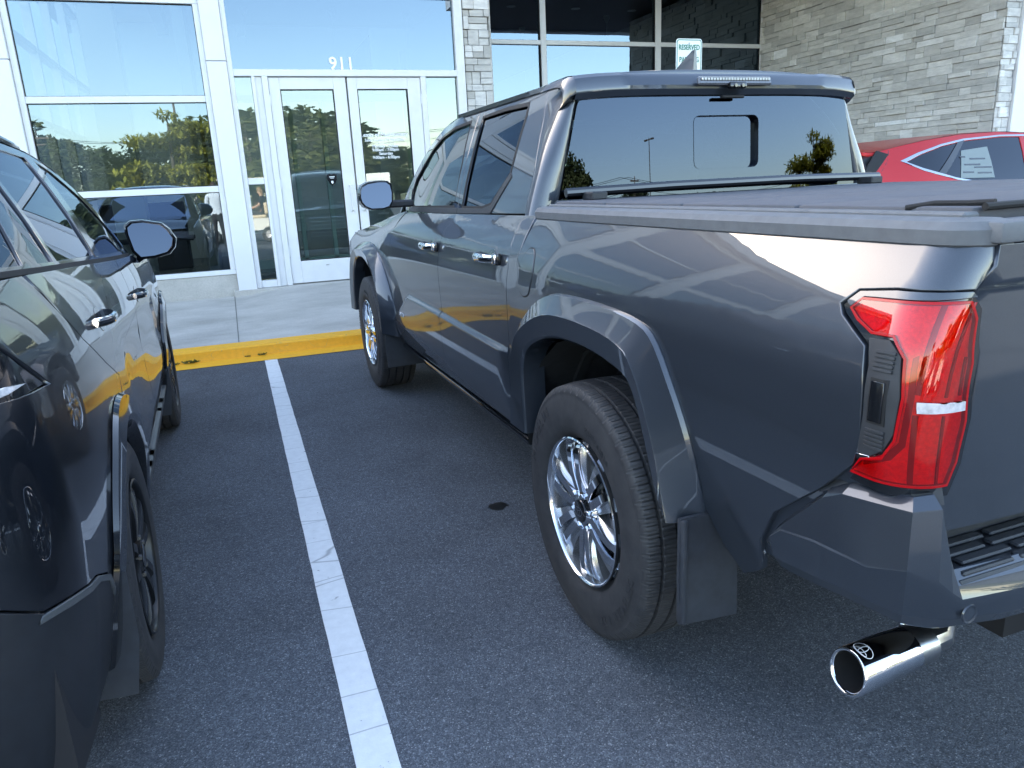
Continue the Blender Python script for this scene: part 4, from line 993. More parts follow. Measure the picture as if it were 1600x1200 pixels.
# ---- rear bumper
bp=[(-.915,-.812,.690,.625,.665),(-.938,-.819,.702,.620,.680),(-.950,-.838,.722,.620,.700),(-.951,-.868,.754,.622,.722),(-.951,-.955,.840,.634,.738),(-.950,-.998,.864,.640,.740),(-.944,-1.065,.872,.645,.742),(-.934,-1.133,.880,.650,.765)]
bq=[(-.884,-1.152,.882,.640,.740),(-.856,-1.157,.790,.634,.715),(-.836,-1.160,.740,.630,.700),(-.70,-1.166,.736,.612,.690),(-.4,-1.172,.736,.600,.68),(0,-1.176,.736,.59,.68)]
for mx in (1,-1):
    rings=[]
    for i,(x,y,zt,zb,zc_) in enumerate(bp+bq):
        nx_,ny_=(-.5,.8) if i==0 else ((-.85,.5) if i==1 else ((-1,0) if i<6 else ((-.97,-.2) if i==6 else ((-.72,-.66) if i==7 else ((-.2,-.98) if i==8 else (0,-1))))))
        def q(o,z): return (mx*(x+nx_*o),y+ny_*o,z)
        zt2=zt if i!=0 else zt+.004
        rings.append([q(-.12 if i<9 else -.030,zt2-(.012 if i<9 else .030)),q(-.034,zt2),q(-.0315,zt2-.0005),q(-.010,zt2-.017),q(-.009,zt2-.021),q(.0,zc_+.004 if zt2-zc_>.03 else zt2-.024),q(.002 if i<7 else 0,min(zc_,zt2-.027)),q(-.001,min(zc_-.010,zt2-.034)),q(-.012,zb+.030),q(-.030,zb+.004),q(-.036,zb),q(-.12,zb+.01)])
    b=MB().loft(rings,False).build('rear_bumper',PT,TR,ang=14)
    m=MB(); m.lathe([(.013,.0),(.0165,.001),(.0175,-.002)],24,Matrix.Translation((mx*-.815,-1.1605,.672))@Matrix.Rotation(R(-90),4,'Z')); m.lathe([(0,.0),(.012,.0)],24,Matrix.Translation((mx*-.815,-1.1600,.672))@Matrix.Rotation(R(-90),4,'Z')); m.build('parking_sensor',PT,b)
    rings=[]
    for (x,y,zt,zb,_) in bp[4:]:
        rings.append([(mx*(x+.045),y+.035,zt+.012),(mx*(x+.028),y+.026,zt-.02)])
    rings.append([(mx*-.86,-1.118,.895),(mx*-.86,-1.128,.862)])
    MB().loft(rings,False).build('bumper_gap_filler',MT['plastic'],TR)
# step pad on top of bumper
m=MB(); m.box(-.832,.832,-1.150,-1.00,.700,.728,.004); sp_=m.build('bumper_step_pad',MT['plastic'],TR)
m=MB()
for i in range(12):
    for j in range(4):
        x=-.815+.137*i+(.03 if j%2 else 0); m.box(x,x+.122,-1.142+.026*j,-1.122+.026*j,.728,.736,.003)
m.build('step_rib',MT['plastic'],sp_)
MB().box(-.83,.83,-1.040,-1.020,.728,.84,.004).build('step_back_plate',MT['plastic'],sp_)
m=MB()
for a,b_,c_,d_ in ((-.45,-.38,.44,.50),): pass
m.box(-.06,.06,-1.16,-.9,.42,.44); m.box(-.06,.06,-1.16,-.9,.52,.54); m.box(-.06,-.045,-1.16,-.9,.44,.52); m.box(.045,.06,-1.16,-.9,.44,.52)
m.tube([(-.45,-1.02,.53),(.45,-1.02,.53)],.035,12); m.box(-.36,-.24,-1.13,-1.02,.44,.52,.006); m.build('tow_hitch',MT['under'],TR)
# ---- exhaust tip
A=Vector((-.742,-.860,.335)); Bq=Vector((-.572,-.862,.347)); ax=(Bq-A).normalized()
zz=Vector((0,0,1)); sd_=zz.cross(ax).normalized(); up_=ax.cross(sd_)
def er(t,r,tilt=.25): 
    c=A+(Bq-A)*t; return [c+(sd_*math.cos(a)+up_*math.sin(a))*r+ax*(tilt*r*math.sin(a)*(1-t)) for a in [2*PI*k/40 for k in range(40)]]
ex=MB().loft([er(.98,.048,0),er(.5,.0515),er(.03,.0515),er(.005,.050),er(-.004,.047),er(.005,.0435),er(.03,.042)],True).build('exhaust_tip',MT['chrome'],TR,ang=60)
MB().loft([er(.03,.042),er(.75,.041,0)],True).build('exhaust_bore',MT['under'],ex)
MB().tube([Bq-ax*.012,Bq+ax*.05],.045,24).build('exhaust_collar',MT['steel'],ex)
MB().tube([Bq+ax*.04,Bq+ax*.09,Bq+ax*.14+Vector((0,.03,.03)),Vector((-.38,-.60,.46)),Vector((-.4,.6,.45))],.035,12).build('exhaust_pipe',MT['steel'],ex)
# emblem rings on the tip, facing up and toward the viewer
em=MB()
def tip_ell(a,b,ca=0,cb=0,w_=.0016,n=36):
    P_=[]
    for rr in (1,0):
        for k in range(n):
            t=2*PI*k/n; u=ca+(a-(0 if rr else w_))*math.cos(t); v=cb+(b-(0 if rr else w_))*math.sin(t)
            ang=R(100)+u/.052; c=A+ax*(.035+v); P_.append(c+(sd_*math.cos(ang)+up_*math.sin(ang))*.0523)
    em.add(P_,[[k,(k+1)%n,n+(k+1)%n,n+k] for k in range(n)])
tip_ell(.024,.016); tip_ell(.007,.0145); tip_ell(.017,.006,0,-.008)
em.build('tip_emblem',MT['white'],ex,smooth=False)
MT['smoke']=simple('smoked_lamp_lens',(.11,.11,.12),.12,.2,.2,200,coat=1.0)
# ---- cab: rear glass, visor, lamp, roof, windscreen, hood
def cr_map(x,z):
    return (x,.577+.05*(abs(x)/.7)**3+(z-1.32)*TILT,z)
gl=rnd_poly([(-.700,1.305),(.700,1.305),(.612,1.668),(-.612,1.668)],.03)
sl_=rnd_poly([(-.150,1.405),(.150,1.405),(.150,1.600),(-.150,1.600)],.03,5)
crg=panel('rear_window',gl,cr_map,G_rear,TR,sgn=1,h=.08,thick=0,holes=[sl_])
panel('sliding_pane',sl_,lambda x,z:(x,cr_map(x,z)[1]+.022,z),G_rear,crg,sgn=1,h=.08,thick=0)
o_=[(a*1.0,b) for a,b in sl_]
ringv=[];n=len(sl_)
for k in range(n): 
    a,b=sl_[k]; p=cr_map(a,b); ringv.append([(p[0],p[1]-.002,p[2]),(p[0],p[1]+.024,p[2])])
ringv.append(ringv[0]); MB().loft(ringv,False).build('slider_frame',MT['gloss'],crg)
MB().loft([[(a,cr_map(a,1.30)[1]-.006,1.296),(a,cr_map(a,1.30)[1]-.012,1.30),(a,cr_map(a,1.30)[1]-.006,1.318),(a,cr_map(a,1.30)[1]+.004,1.312)] for a in [-.72+.06*k for k in range(25)]],True,True).build('lower_window_trim',MT['gloss'],TR)
MB().box(-.78,.78,.60,.64,.9,1.30).build('cab_rear_panel',PT,TR)
m=MB(); rings=[]
for k in range(31):
    x=-.635+1.27*k/30; yo=.02+.05*(abs(x)/.7)**3; e_=.006*sst(.40,.46,abs(x)); rz=-.012*(abs(x)/.635)**6
    rings.append([(x,.80+yo*.5,1.748+e_+rz),(x,.61+yo,1.752+e_+rz),(x,.572+yo,1.748+e_+rz),(x,.556+yo,1.736+e_+rz),(x,.540+yo,1.705+rz),(x,.541+yo,1.692+rz),(x,.556+yo,1.672+rz),(x,.60+yo,1.668+rz),(x,.66+yo,1.68)])
vis=m.loft(rings,False,False).build('rear_visor',PT,TR,ang=28)
for sx_ in (-1,1):
    mb=MB(); x=sx_*.634
    prof=[(.80,1.742),(.67,1.744),(.62,1.738),(.604,1.722),(.596,1.70),(.60,1.68),(.64,1.66),(.78,1.66)]
    mb.loft([[(x,y,z) for y,z in prof],[(x+sx_*.018,y+.012,z-.010) for y,z in prof],[(x+sx_*.030,y+.05,z-.03) for y,z in prof]],False); mb.build('visor_end',PT,vis,ang=50)
hb=MB(); hb.box(-.165,.165,-.006,.010,-.015,.016,.005); hb.xform(Matrix.Translation((0,.545,1.716))@Matrix.Rotation(R(-16),4,'X')); hbo=hb.build('brake_lamp',MT['smoke'],vis)
hb=MB(); hb.box(-.036,.040,-.016,.006,-.010,.012,.005,seg=2); hb.xform(Matrix.Translation((0,.540,1.698))@Matrix.Rotation(R(-10),4,'X')); hc=hb.build('bed_camera_housing',MT['gloss'],hbo)
for dx in (-.014,.018): MB().lathe([(0,.006),(.006,.006),(.008,.002),(.0085,-.004)],20,Matrix.Translation((dx,.524,1.698))@Matrix.Rotation(R(-90),4,'Z')).build('camera_lens',MT['gloss'],hc)
hb=MB()
for k in range(24): hb.box(-.155+.013*k,-.146+.013*k,.5345,.538,1.718,1.726)
hb.build('led_row',MT['galv'],hbo)
MB().box(-.05,.05,.55,.57,1.657,1.668,.003).build('visor_notch_trim',MT['rubber'],vis)
def roof_map(x,y):
    t=abs(x)/.618
    edge=1.742 if y<2.0 else 1.742-.35*(y-2.0)-.05*(y-2)**2*0
    zc=.055*(1-t**2.6)*(1 if y>1 else sst(.55,1.3,y)*.5+.5)
    return (x*(1-.03*sst(1.8,2.6,y)),y,edge+zc)
ro=panel('roof',[(-.616,.66),(.616,.66),(.616,2.03),(.50,2.13),(0,2.19),(-.50,2.13),(-.616,2.03)],roof_map,PT,TR,sgn=1,h=.07)
rs=MB()
for sx_ in (-1,1):
    rs.loft([[(sx_*(cab_w(0,1.722)+.004),y,1.725),(sx_*.625,y,1.742),(sx_*.607,y,1.748),(sx_*.595,y,1.745)] for y in [.70+.1*k for k in range(14)]],False)
rs.build('roof_gutter',PT,ro,ang=40)
# shark fin antenna
rings=[]
for k in range(13):
    t=k/12; y=.80+.20*t; hgt=.112*(1-t)**.75*(1 if t>0.04 else .94)+.004; wv=.020*(1-t*.5) 
    z0=1.757
    rings.append([(-wv*1.3,y-.0,z0),(-wv*.55,y+.0,z0+.012),(-.004,y,z0+hgt),(.004,y,z0+hgt),(wv*.55,y,z0+.012),(wv*1.3,y,z0)])
MB().loft(rings,False,True).build('shark_fin_antenna',PT,ro,ang=60)
# windscreen and A pillars
wse=[(2.90,1.20),(2.83,1.29),(2.77,1.38),(2.70,1.475),(2.62,1.55),(2.53,1.612),(2.42,1.660),(2.30,1.700),(2.15,1.722),(2.0,1.736)]
rings=[];pl=[[],[]]
for ye,ze in wse:
    xe=cab_w(ye,ze)-.045; row=[]
    for j in range(-8,9):
        t=j/8; row.append((xe*t,ye+.035+(.19*(1-t*t)),ze+.004+.03*(1-t*t)*(1-(ze-1.2)*.5)))
    rings.append(row)
    for q,sx_ in enumerate((-1,1)): pl[q].append([(sx_*(cab_w(ye,ze)-.002),ye-.012,ze-.004),(sx_*(cab_w(ye,ze)),ye+.004,ze),(sx_*(cab_w(ye,ze)-.012),ye+.022,ze+.004),(sx_*(cab_w(ye,ze)-.040),ye+.036,ze+.007),(sx_*(cab_w(ye,ze)-.055),ye+.042,ze+.002)])
MB().loft(rings,False).build('windscreen',G_light,TR,ang=80)
for q in (0,1): MB().loft(pl[q],False).build('a_pillar',PT,TR,ang=60)
def hood_map(x,y):
    t=abs(x)/.84; return (x,y,1.235-.10*sst(2.7,4.3,y)-.05*sst(3.8,4.4,y)-.075*t**5+.018*sst(.45,.35,abs(x)))
panel('hood',[(-.86,2.70),(.86,2.70),(.88,3.4),(.84,3.95),(.60,4.22),(0,4.28),(-.60,4.22),(-.84,3.95),(-.88,3.4)],hood_map,PT,TR,sgn=1,h=.09)
# cowl + front end
MB().box(-.80,.80,2.62,2.95,1.16,1.20).build('cowl',MT['plastic'],TR)
def nose(z,x): return 4.27-.10*(abs(x)/.8)**3+ (.04 if z<.75 else 0)
def gmap(x,z): return (x,4.275-.13*(abs(x)/.85)**3-.05*sst(.75,1.15,z),z)
fb=panel('front_bumper',[(-.90,.48),(.90,.48),(.92,.80),(.50,.86),(-.50,.86),(-.92,.80)],lambda x,z:(x,gmap(x,z)[1]+.03,z),PT,TR,sgn=-1,h=.08)
gr_=panel('grille',[(-.55,.62),(.55,.62),(.60,1.03),(-.60,1.03)],lambda x,z:(x,gmap(x,z)[1]+.045,z),MT['gloss'],TR,sgn=-1,h=.08)
m=MB()
for z in (.66,.72,.78,.84,.90,.96): m.loft([[(x,gmap(x,z)[1]+.048,z),(x,gmap(x,z)[1]+.062,z+.012),(x,gmap(x,z)[1]+.048,z+.024)] for x in [-.54+.09*k for k in range(13)]],False)
m.build('grille_bar',MT['chrome'],gr_)
panel('nose_panel',[(-.84,.80),(.84,.80),(.84,1.08),(.6,1.11),(-.6,1.11),(-.84,1.08)],gmap,PT,TR,sgn=-1,h=.08)
for sx_ in (-1,1):
    hl=panel('headlight',[(.58*sx_,.90),(.86*sx_,.93),(.86*sx_,1.07),(.60*sx_,1.05)],lambda x,z:(x,gmap(x,z)[1]+.02,z),MT['gloss'],TR,sgn=-1,h=.06)
    MB().box(*sorted((sx_*.62,sx_*.82)),4.19,4.21,.97,1.0,.006).build('headlight_strip',MT['clearlens'],hl)
m=MB(); m.box(-.78,.78,4.0,4.16,.45,1.08); m.build('front_core',MT['under'],TR,smooth=False)
# interior
it=bpy.data.objects.new('interior',None); link(it,TR)
m=MB(); m.box(-.76,.76,.70,2.75,.80,.84); m.box(-.76,.76,.66,.70,.84,1.27); m.build('cabin_floor',MT['seat'],it,smooth=False)
for x in (-.38,.38):
    for y in (1.05,1.75):
        m=MB(); m.box(x-.25,x+.25,y-.05,y+.45,.88,1.02,.05,seg=3); m.box(x-.24,x+.24,-.07,.07,0,.50,.05,M=Matrix.Translation((0,y-.02,.95))@Matrix.Rotation(R(12),4,'X'),seg=3); m.box(x-.13,x+.13,y-.20,y-.10,1.46,1.60,.04,seg=3)
        m.build('seat',MT['seat'],it)
m=MB(); m.box(-.74,.74,2.35,2.85,1.0,1.22,.06,seg=3); m.build('dashboard',MT['seat'],it)
m=MB(); pts=[(-.38+.18*math.cos(t),2.22+.06*math.sin(t),1.16+.17*math.sin(t)) for t in [2*PI*k/24 for k in range(25)]]; m.tube(pts,.014,8,False); m.tube([(-.38,2.22,1.16),(-.38,2.4,1.10)],.03,8); m.build('steering_wheel',MT['seat'],it)
m=MB(); m.box(-.12,.12,2.0,2.02,1.58,1.64,.01); m.build('cabin_mirror',MT['gloss'],it)
MB().box(-.56,.56,.75,1.98,1.715,1.73).build('headliner',MT['idark'],it)
# ------------------------------------------------------------- crossovers (near black one, red one, far ones)
OUT_NEAR=dict(
 belt=[(-.62,1.246),(-.29,1.236),(.20,1.211),(1.19,1.158),(2.05,1.12),(2.2,1.12)],
 top=[(2.12,1.17),(1.80,1.40),(1.50,1.535),(1.20,1.592),(.6,1.612),(0,1.592),(-.35,1.555),(-.60,1.50)],
 glass=[('window_glass',[(1.00,1.190),(1.99,1.148),(1.64,1.42),(1.42,1.525),(1.24,1.562)],'f'),
        ('window_glass',[(.175,1.232),(.85,1.202),(1.085,1.566),(.75,1.576),(.345,1.565)],'r'),
        ('quarter_glass',[(-.02,1.242),(.135,1.234),(.300,1.556),(.17,1.54)],'r'),
        ('quarter_glass',[(-.52,1.27),(-.13,1.247),(.085,1.525),(-.28,1.48)],'b')],
 roofend=-.60, rear=[(.30,-.90),(.50,-.94),(.80,-.955),(1.05,-.94),(1.24,-.84),(1.50,-.64),(1.55,-.60)])
OUT_RED=dict(
 belt=[(-.70,1.245),(-.29,1.230),(.20,1.211),(1.19,1.158),(2.05,1.12),(2.2,1.12)],
 top=[(2.12,1.17),(1.80,1.40),(1.50,1.545),(1.20,1.60),(.84,1.618),(.4,1.605),(0,1.568),(-.30,1.525),(-.47,1.495)],
 glass=[('window_glass',[(1.02,1.195),(1.99,1.150),(1.64,1.42),(1.42,1.535),(1.14,1.570)],'f'),
        ('window_glass',[(.065,1.300),(.18,1.262),(.39,1.225),(.98,1.197),(1.09,1.572),(.85,1.575),(.41,1.552)],'r'),
        ('quarter_glass',[(-.262,1.400),(-.12,1.345),(-.01,1.312),(.03,1.306),(.365,1.545),(.15,1.515),(-.10,1.455)],'b')],
 roofend=-.47, rear=[(.30,-.90),(.50,-.95),(.80,-.965),(1.05,-.93),(1.24,-.80),(1.47,-.48),(1.50,-.46)])
def build_crossover(label,cat,loc,rz,mat,cfg,ghm,detail=True,chrome_trim=False,group=None,WB=2.69):
    K=thing('crossover_suv',label,cat,loc,rz,group); K_=mat
    rearf=pch([(z,y) for z,y in cfg['rear']])
    rc=.36; ar=.405
    def arc(yc,a0,a1,n=16,r=ar): return [(yc+r*math.cos(R(a0+(a1-a0)*k/n)),rc+r*math.sin(R(a0+(a1-a0)*k/n))*1.03) for k in range(n+1)]
    zr=pch(sorted([(y,z) for y,z in cfg['top'] if y<1.9]))
    for mx in (1,-1):
        P=lambda *a,**k: panel(*a,sgn=1,mx=mx,**k)
        rseam=[(-.27,1.24),(-.23,1.14),(-.135,1.05),(.04,.95),(.20,.875),(.33,.78)]
        fs_=[(1.23,1.155),(1.20,1.06),(1.185,.95),(1.165,.8),(1.165,.6),(1.20,.40)]
        h2=.05
        rq=[(-.405,.44),(-.50,.56),(-.60,.605),(-.74,.635),(-.81,.645),(-.90,.70),(-1.02,.72),(-1.06,1.0),(-1.02,1.08),(-.76,1.045),(-.52,1.025),(-.61,1.09),(-.68,1.14),(-.98,1.19),(-.90,1.245)]+[(y,z) for y,z in cfg['belt'][:1]]+[(-.30,1.236)]+rseam[1:5]+arc(0,80,172)
        P('quarter_panel',rq,suv_map,K_,K,h=h2,gap=.002)
        rd=P('rear_door',[(-.27,1.236),(.20,1.212),(1.225,1.157)]+fs_[1:]+[(.52,.38)]+arc(0,14,76)+rseam[1:5][::-1],suv_map,K_,K,h=h2,gap=.003)
        fd=P('front_door',[(1.235,1.156),(2.08,1.12),(2.16,1.0),(2.20,.8),(2.22,.5),(2.16,.37)]+fs_[::-1][0:5],suv_map,K_,K,h=h2,gap=.003)
        P('front_fender',[(2.09,1.12),(2.16,1.0),(2.20,.8),(2.22,.5)]+arc(WB,170,10)+[(3.25,.45),(3.50,.60),(3.55,.80),(3.45,.93),(3.0,1.03),(2.5,1.09)],suv_map,K_,K,h=h2,gap=.003)
        P('rocker_panel',[(.38,.25),(2.28,.25),(2.20,.375),(1.2,.395),(.50,.385)],suv_map,MT['strip'] if detail else MT['plastic'],K,h=.07,lift=.012)
        for yc in (0,WB):
            rings=[]
            for k in range(41):
                a=R(-8+ (196)*k/40); c_,s_=math.cos(a),math.sin(a)*1.03
                def q(r,o): 
                    y,z=yc+r*c_,rc+r*s_; p=suv_map(max(y,-.60),z); return (mx*(p[0]+o),y,z)
                rings.append([q(ar+.075,.002),q(ar+.068,.014),q(ar+.014,.020),q(ar-.005,.012),q(ar-.012,.0),q(ar-.014,-.10)])
            MB().loft(rings,False).build('wheel_arch_trim',MT['gloss'],K,ang=30)
            rings=[]
            for k in range(17):
                a=PI*k/16; rings.append([(mx*.88,yc+.41*math.cos(a),rc+.41*math.sin(a)),(mx*.60,yc+.41*math.cos(a),rc+.41*math.sin(a)),(mx*.60,yc,rc)])
            MB().loft(rings,False).build('wheel_well_liner',MT['liner'],K)
            # mud guard
            m=MB(); m.prism([(.70,.50),(.70,.20),(.90,.18),(.925,.33),(.925,.52)],basis((0,yc-.43,0),(mx,0,0),(0,0,1),(0,1,0)),.012,.003); m.build('mud_flap',MT['flap'],K)
        # rear bumper plastic
        bl=[(-.405,.435),(-.50,.555),(-.60,.600),(-.74,.630),(-.81,.640),(-.90,.695),(-1.02,.715),(-1.45,.72),(-1.45,.30),(-.9,.28),(-.55,.30),(-.43,.33)]
        P('rear_bumper',bl,suv_map,MT['bplastic'],K,h=.03,lift=.004,gap=.002)
        P('bumper_trim',[(-.41,.45),(-.505,.556),(-.60,.601),(-.74,.632),(-.82,.640),(-.83,.630),(-.745,.620),(-.60,.590),(-.515,.548),(-.425,.44)],suv_map,MT['strip'],K,h=.06,lift=.008,thick=.006)
        # lamp
        tl=P('tail_light',[(-.525,1.028),(-.61,1.09),(-.68,1.14),(-.98,1.185),(-1.15,1.16),(-1.15,1.06),(-1.02,1.078),(-.76,1.042)],suv_map,MT['gloss'],K,h=.04,lift=-.006,gap=.003)
        P('red_lens',[(-.80,1.10),(-.85,1.135),(-1.13,1.15),(-1.13,1.09),(-.9,1.08)],suv_map,MT['redlens'],tl,h=.05,lift=.002,thick=.004)
        P('clear_strip',[(-.66,1.058),(-.73,1.066),(-.82,1.067),(-.80,1.052)],suv_map,MT['clearlens'],tl,h=.05,lift=.003,thick=.004)
        # greenhouse
        gout=cfg['belt']+cfg['top']
        holes=[g[1] for g in cfg['glass']]
        gmat=ghm
        P('side_window_frame',gout,suv_g,gmat,K,h=.06,holes=holes)
        for nme,g,w_ in cfg['glass']:
            P(nme,g,suv_g,G_dark if w_!='f' else G_dark,K,h=.12,lift=-.006,thick=0)
        if chrome_trim:
            tr=[(-.31,1.412),(-.12,1.33),(.0,1.295),(.18,1.247),(.39,1.212),(1.2,1.178),(2.02,1.14),(2.02,1.15),(1.2,1.190),(.39,1.224),(.18,1.261),(.0,1.312),(-.12,1.347),(-.262,1.402),(-.10,1.458),(.15,1.518),(.42,1.556),(.86,1.580),(1.14,1.576),(1.42,1.54),(1.42,1.549),(1.14,1.588),(.86,1.590),(.42,1.568),(.15,1.531),(-.12,1.47)]
            P('chrome_window_trim',tr,suv_g,MT['trim'],K,h=.05,lift=.004,thick=.008)
            P('pillar_cover',[(.015,1.304),(.08,1.290),(.428,1.558),(.350,1.546)],suv_g,MT['gloss'],K,h=.05,lift=.003,thick=.006)
            P('window_sticker',[(.235,1.255),(.62,1.245),(.66,1.50),(.345,1.475)],suv_g,MT['paper'],K,h=.1,lift=-.003,thick=0)
            for i,(a,b,z) in enumerate(((.40,.58,1.40),(.32,.50,1.355),(.30,.36,1.42),(.42,.62,1.33),(.28,.40,1.295),(.44,.60,1.285))):
                P('sticker_print',[(a,z),(b,z-.004),(b+.004,z+.008),(a+.004,z+.012)],suv_g,MT['gloss'],K,h=.1,lift=-.002,thick=0)
            P('spoiler_fin',[(-.50,1.50),(-.40,1.468),(-.68,1.262),(-.80,1.245)],suv_g,MT['rubber'],K,h=.05,lift=.003,thick=.02)
        else:
            P('b_pillar_cover',[(.86,1.195),(.99,1.188),(1.23,1.560),(1.095,1.566)],suv_g,MT['gloss'],K,h=.06,lift=.002,thick=.006)
            P('belt_moulding',[(-.55,1.244),(-.29,1.232),(.20,1.208),(1.19,1.155),(2.05,1.118),(2.05,1.128),(1.19,1.168),(.20,1.220),(-.29,1.244),(-.54,1.256)],suv_g,MT['rubber'],K,h=.08,lift=.006,thick=.012)
        # handles
        for yc,zc,dr_ in ((.24,1.050,rd),(1.43,.985,fd)):
            x0=suv_w(yc,zc); rings=[]
            for k in range(13):
                t=k/12; y=yc+.11-.22*t; o=.040*(1-abs(2*t-1)**3)+.004; hh=.014
                rings.append([(mx*(x0+o-.008),y,zc-hh),(mx*(x0+o),y,zc-hh*.8),(mx*(x0+o+.004),y,zc),(mx*(x0+o),y,zc+hh*.8),(mx*(x0+o-.008),y,zc+hh)])
            MB().loft(rings,True,True).build('door_handle',MT['chrome'] if detail else K_,dr_,ang=45)
            P('handle_recess',[(yc-.02+.055*math.cos(2*PI*k/18),zc+.036*math.sin(2*PI*k/18)) for k in range(18)],suv_map,MT['gloss'],dr_,h=.04,lift=.001,thick=.003,lip=.001)
        # mirror
        my=2.06
        pr=[(.862,1.225),(.862,1.262),(.888,1.282),(.94,1.284),(1.02,1.266),(1.050,1.235),(1.072,1.190),(1.062,1.150),(1.035,1.120),(.97,1.105),(.905,1.103),(.878,1.14)]
        cx_=sum(p[0] for p in pr)/12; cz_=sum(p[1] for p in pr)/12
        def mr(s_,y): return [(mx*(cx_+(a-cx_)*s_),my+y,cz_+(b-cz_)*s_) for a,b in [(cx_+(a_-cx_)*1.12,cz_+(b_-cz_)*1.1) for a_,b_ in pr]]
        mir=MB().loft([mr(.88,-.016),mr(.93,-.044),mr(1.0,-.038),mr(1.02,-.012),mr(1.03,.01),mr(.98,.05),mr(.82,.09),mr(.5,.125),mr(.15,.135)],True,True).build('door_mirror',MT['gloss'] if not chrome_trim else K_,K,ang=40)
        MB().add([(p[0],p[1]+.10*(abs(p[0])-cx_)+.14*(p[2]-cz_),p[2]) for p in mr(.86,-.036)],[list(range(12))]).build('mirror_glass',G_mird,mir,smooth=False)
        m=MB(); rings=[]
        for t in (0,.33,.66,1): rings.append([(mx*(lerp(.835,.945,t)-.035),my+.03,lerp(1.055,1.12,t)),(mx*(lerp(.835,.945,t)+.02),my+.02,lerp(1.055,1.12,t)),(mx*(lerp(.835,.945,t)+.03),my+.075,lerp(1.055,1.12,t)),(mx*(lerp(.835,.945,t)-.035),my+.085,lerp(1.055,1.12,t))])
        m.loft(rings,True,True); m.build('mirror_foot',MT['gloss'],mir,ang=50)
    # wheels
    for sx_ in (-1,1):
        for yy in (0,WB):
            wheel(K,sx_*.925,yy,.36,sx_,.362,.2286,.228,'black',rot=.3,detail=detail)
    # roof
    rings=[]; ys=[1.55+ (cfg['roofend']-1.55)*k/26 for k in range(27)]
    for y in ys:
        z=zr(y)+.002; w_=suv_g(y,z)[0]+.003
        rings.append([(w_*math.sin(R(90)*(j/10)) if False else w_*j/10,y,z+(.050 if cfg is OUT_NEAR else .03*sst(0,1.2,y)-.01)*(1-abs(j/10)**3.0)*(1-.3*sst(1.0,1.55,y))) for j in range(-10,11)])
    MB().loft(rings,False).build('roof',K_,K,ang=60)
    if cfg is OUT_NEAR:
        for mx in (1,-1):
            m=MB(); m.tube([(mx*(suv_g(y,1.6)[0]-.035),y,zr(y)+.028) for y in [1.3-.1*k for k in range(18)]],.014,8); m.build('roof_rail',MT['gloss'],K)
    # hatch
    def hm(x,z): return (x,rearf(z)+.10*(abs(x)/.75)**3*(1 if z>1 else .5),z)
    panel('tailgate',[(-.70,.70),(.70,.70),(.72,1.0),(.62,1.24),(-.62,1.24),(-.72,1.0)],hm,K_,K,sgn=1,h=.07)
    panel('rear_window',[(-.60,1.25),(.60,1.25),(.50,1.47),(-.50,1.47)],hm,G_dark,K,sgn=1,h=.1,thick=0)
    for mx in (1,-1):
        rings=[]
        for k in range(9):
            z=1.20+(zr(cfg['roofend']+.02)-1.20)*k/8; e=pch([(1.2,-.74),(1.30,-.66),(1.42,cfg['roofend']-.06),(1.52,cfg['roofend'])])(z); g=suv_g(e,z); hx=.60-.45*(z-1.25); hh=hm(hx,min(z,1.50))
            rings.append([(mx*suv_g(e+.10,z)[0],e+.10,z),(mx*(g[0]-.004),e,z),(mx*(hx+.03),hh[1]+.015,z),(mx*hx,hh[1],z)])
        MB().loft(rings,False).build('rear_pillar',K_ if cfg is OUT_NEAR else MT['gloss'],K,ang=45)
    sp0=.10 if cfg is OUT_NEAR else .03
    panel('rear_spoiler',[(-.56,cfg['roofend']-sp0),(.56,cfg['roofend']-sp0),(.58,cfg['roofend']+.06),(-.58,cfg['roofend']+.06)],lambda x,y:(x,y,zr(max(y,cfg['roofend']))+(.045 if cfg is OUT_NEAR else .018)-.03*(abs(x)/.6)**3-.02*max(0,cfg['roofend']-y)),K_,K,sgn=1,h=.1,thick=.03)
    # hood, screen, front
    panel('hood',[(-.80,2.15),(.80,2.15),(.82,2.9),(.72,3.40),(.40,3.55),(-.40,3.55),(-.72,3.40),(-.82,2.9)],lambda x,y:(x,y,1.105-.04*sst(2.2,3.0,y)-.16*sst(2.8,3.7,y)-.05*(abs(x)/.82)**4),K_,K,sgn=1,h=.1)
    panel('windscreen',[(-.70,0),(.70,0),(.62,1),(-.62,1)],lambda x,v:(x*(1-.08*v),2.32-.92*v-.16*(x/.7)**2*(1-.5*v),1.08+.545*v-.02*(x/.7)**2),G_light if not detail else G_dark,K,sgn=1,h=.15,thick=0)
    fmap=lambda x,z:(x,3.60-.22*(abs(x)/.85)**3-.08*sst(.6,1.0,z),z)
    panel('front_bumper',[(-.84,.28),(.84,.28),(.86,.72),(.40,.80),(-.40,.80),(-.86,.72)],fmap,K_,K,sgn=-1,h=.1)
    panel('grille',[(-.46,.36),(.46,.36),(.50,.70),(.34,.88),(-.34,.88),(-.50,.70)],lambda x,z:(x,fmap(x,z)[1]+.012,z),MT['gloss'],K,sgn=-1,h=.1)
    for sx_ in (-1,1):
        hl=panel('headlight',[(.42*sx_,.80),(.80*sx_,.74),(.82*sx_,.86),(.50*sx_,.88)],lambda x,z:(x,fmap(x,z)[1]+.01,z),MT['clearlens'],K,sgn=-1,h=.06)
    # dark inner core so that seams and windows have depth behind them
    rings=[]
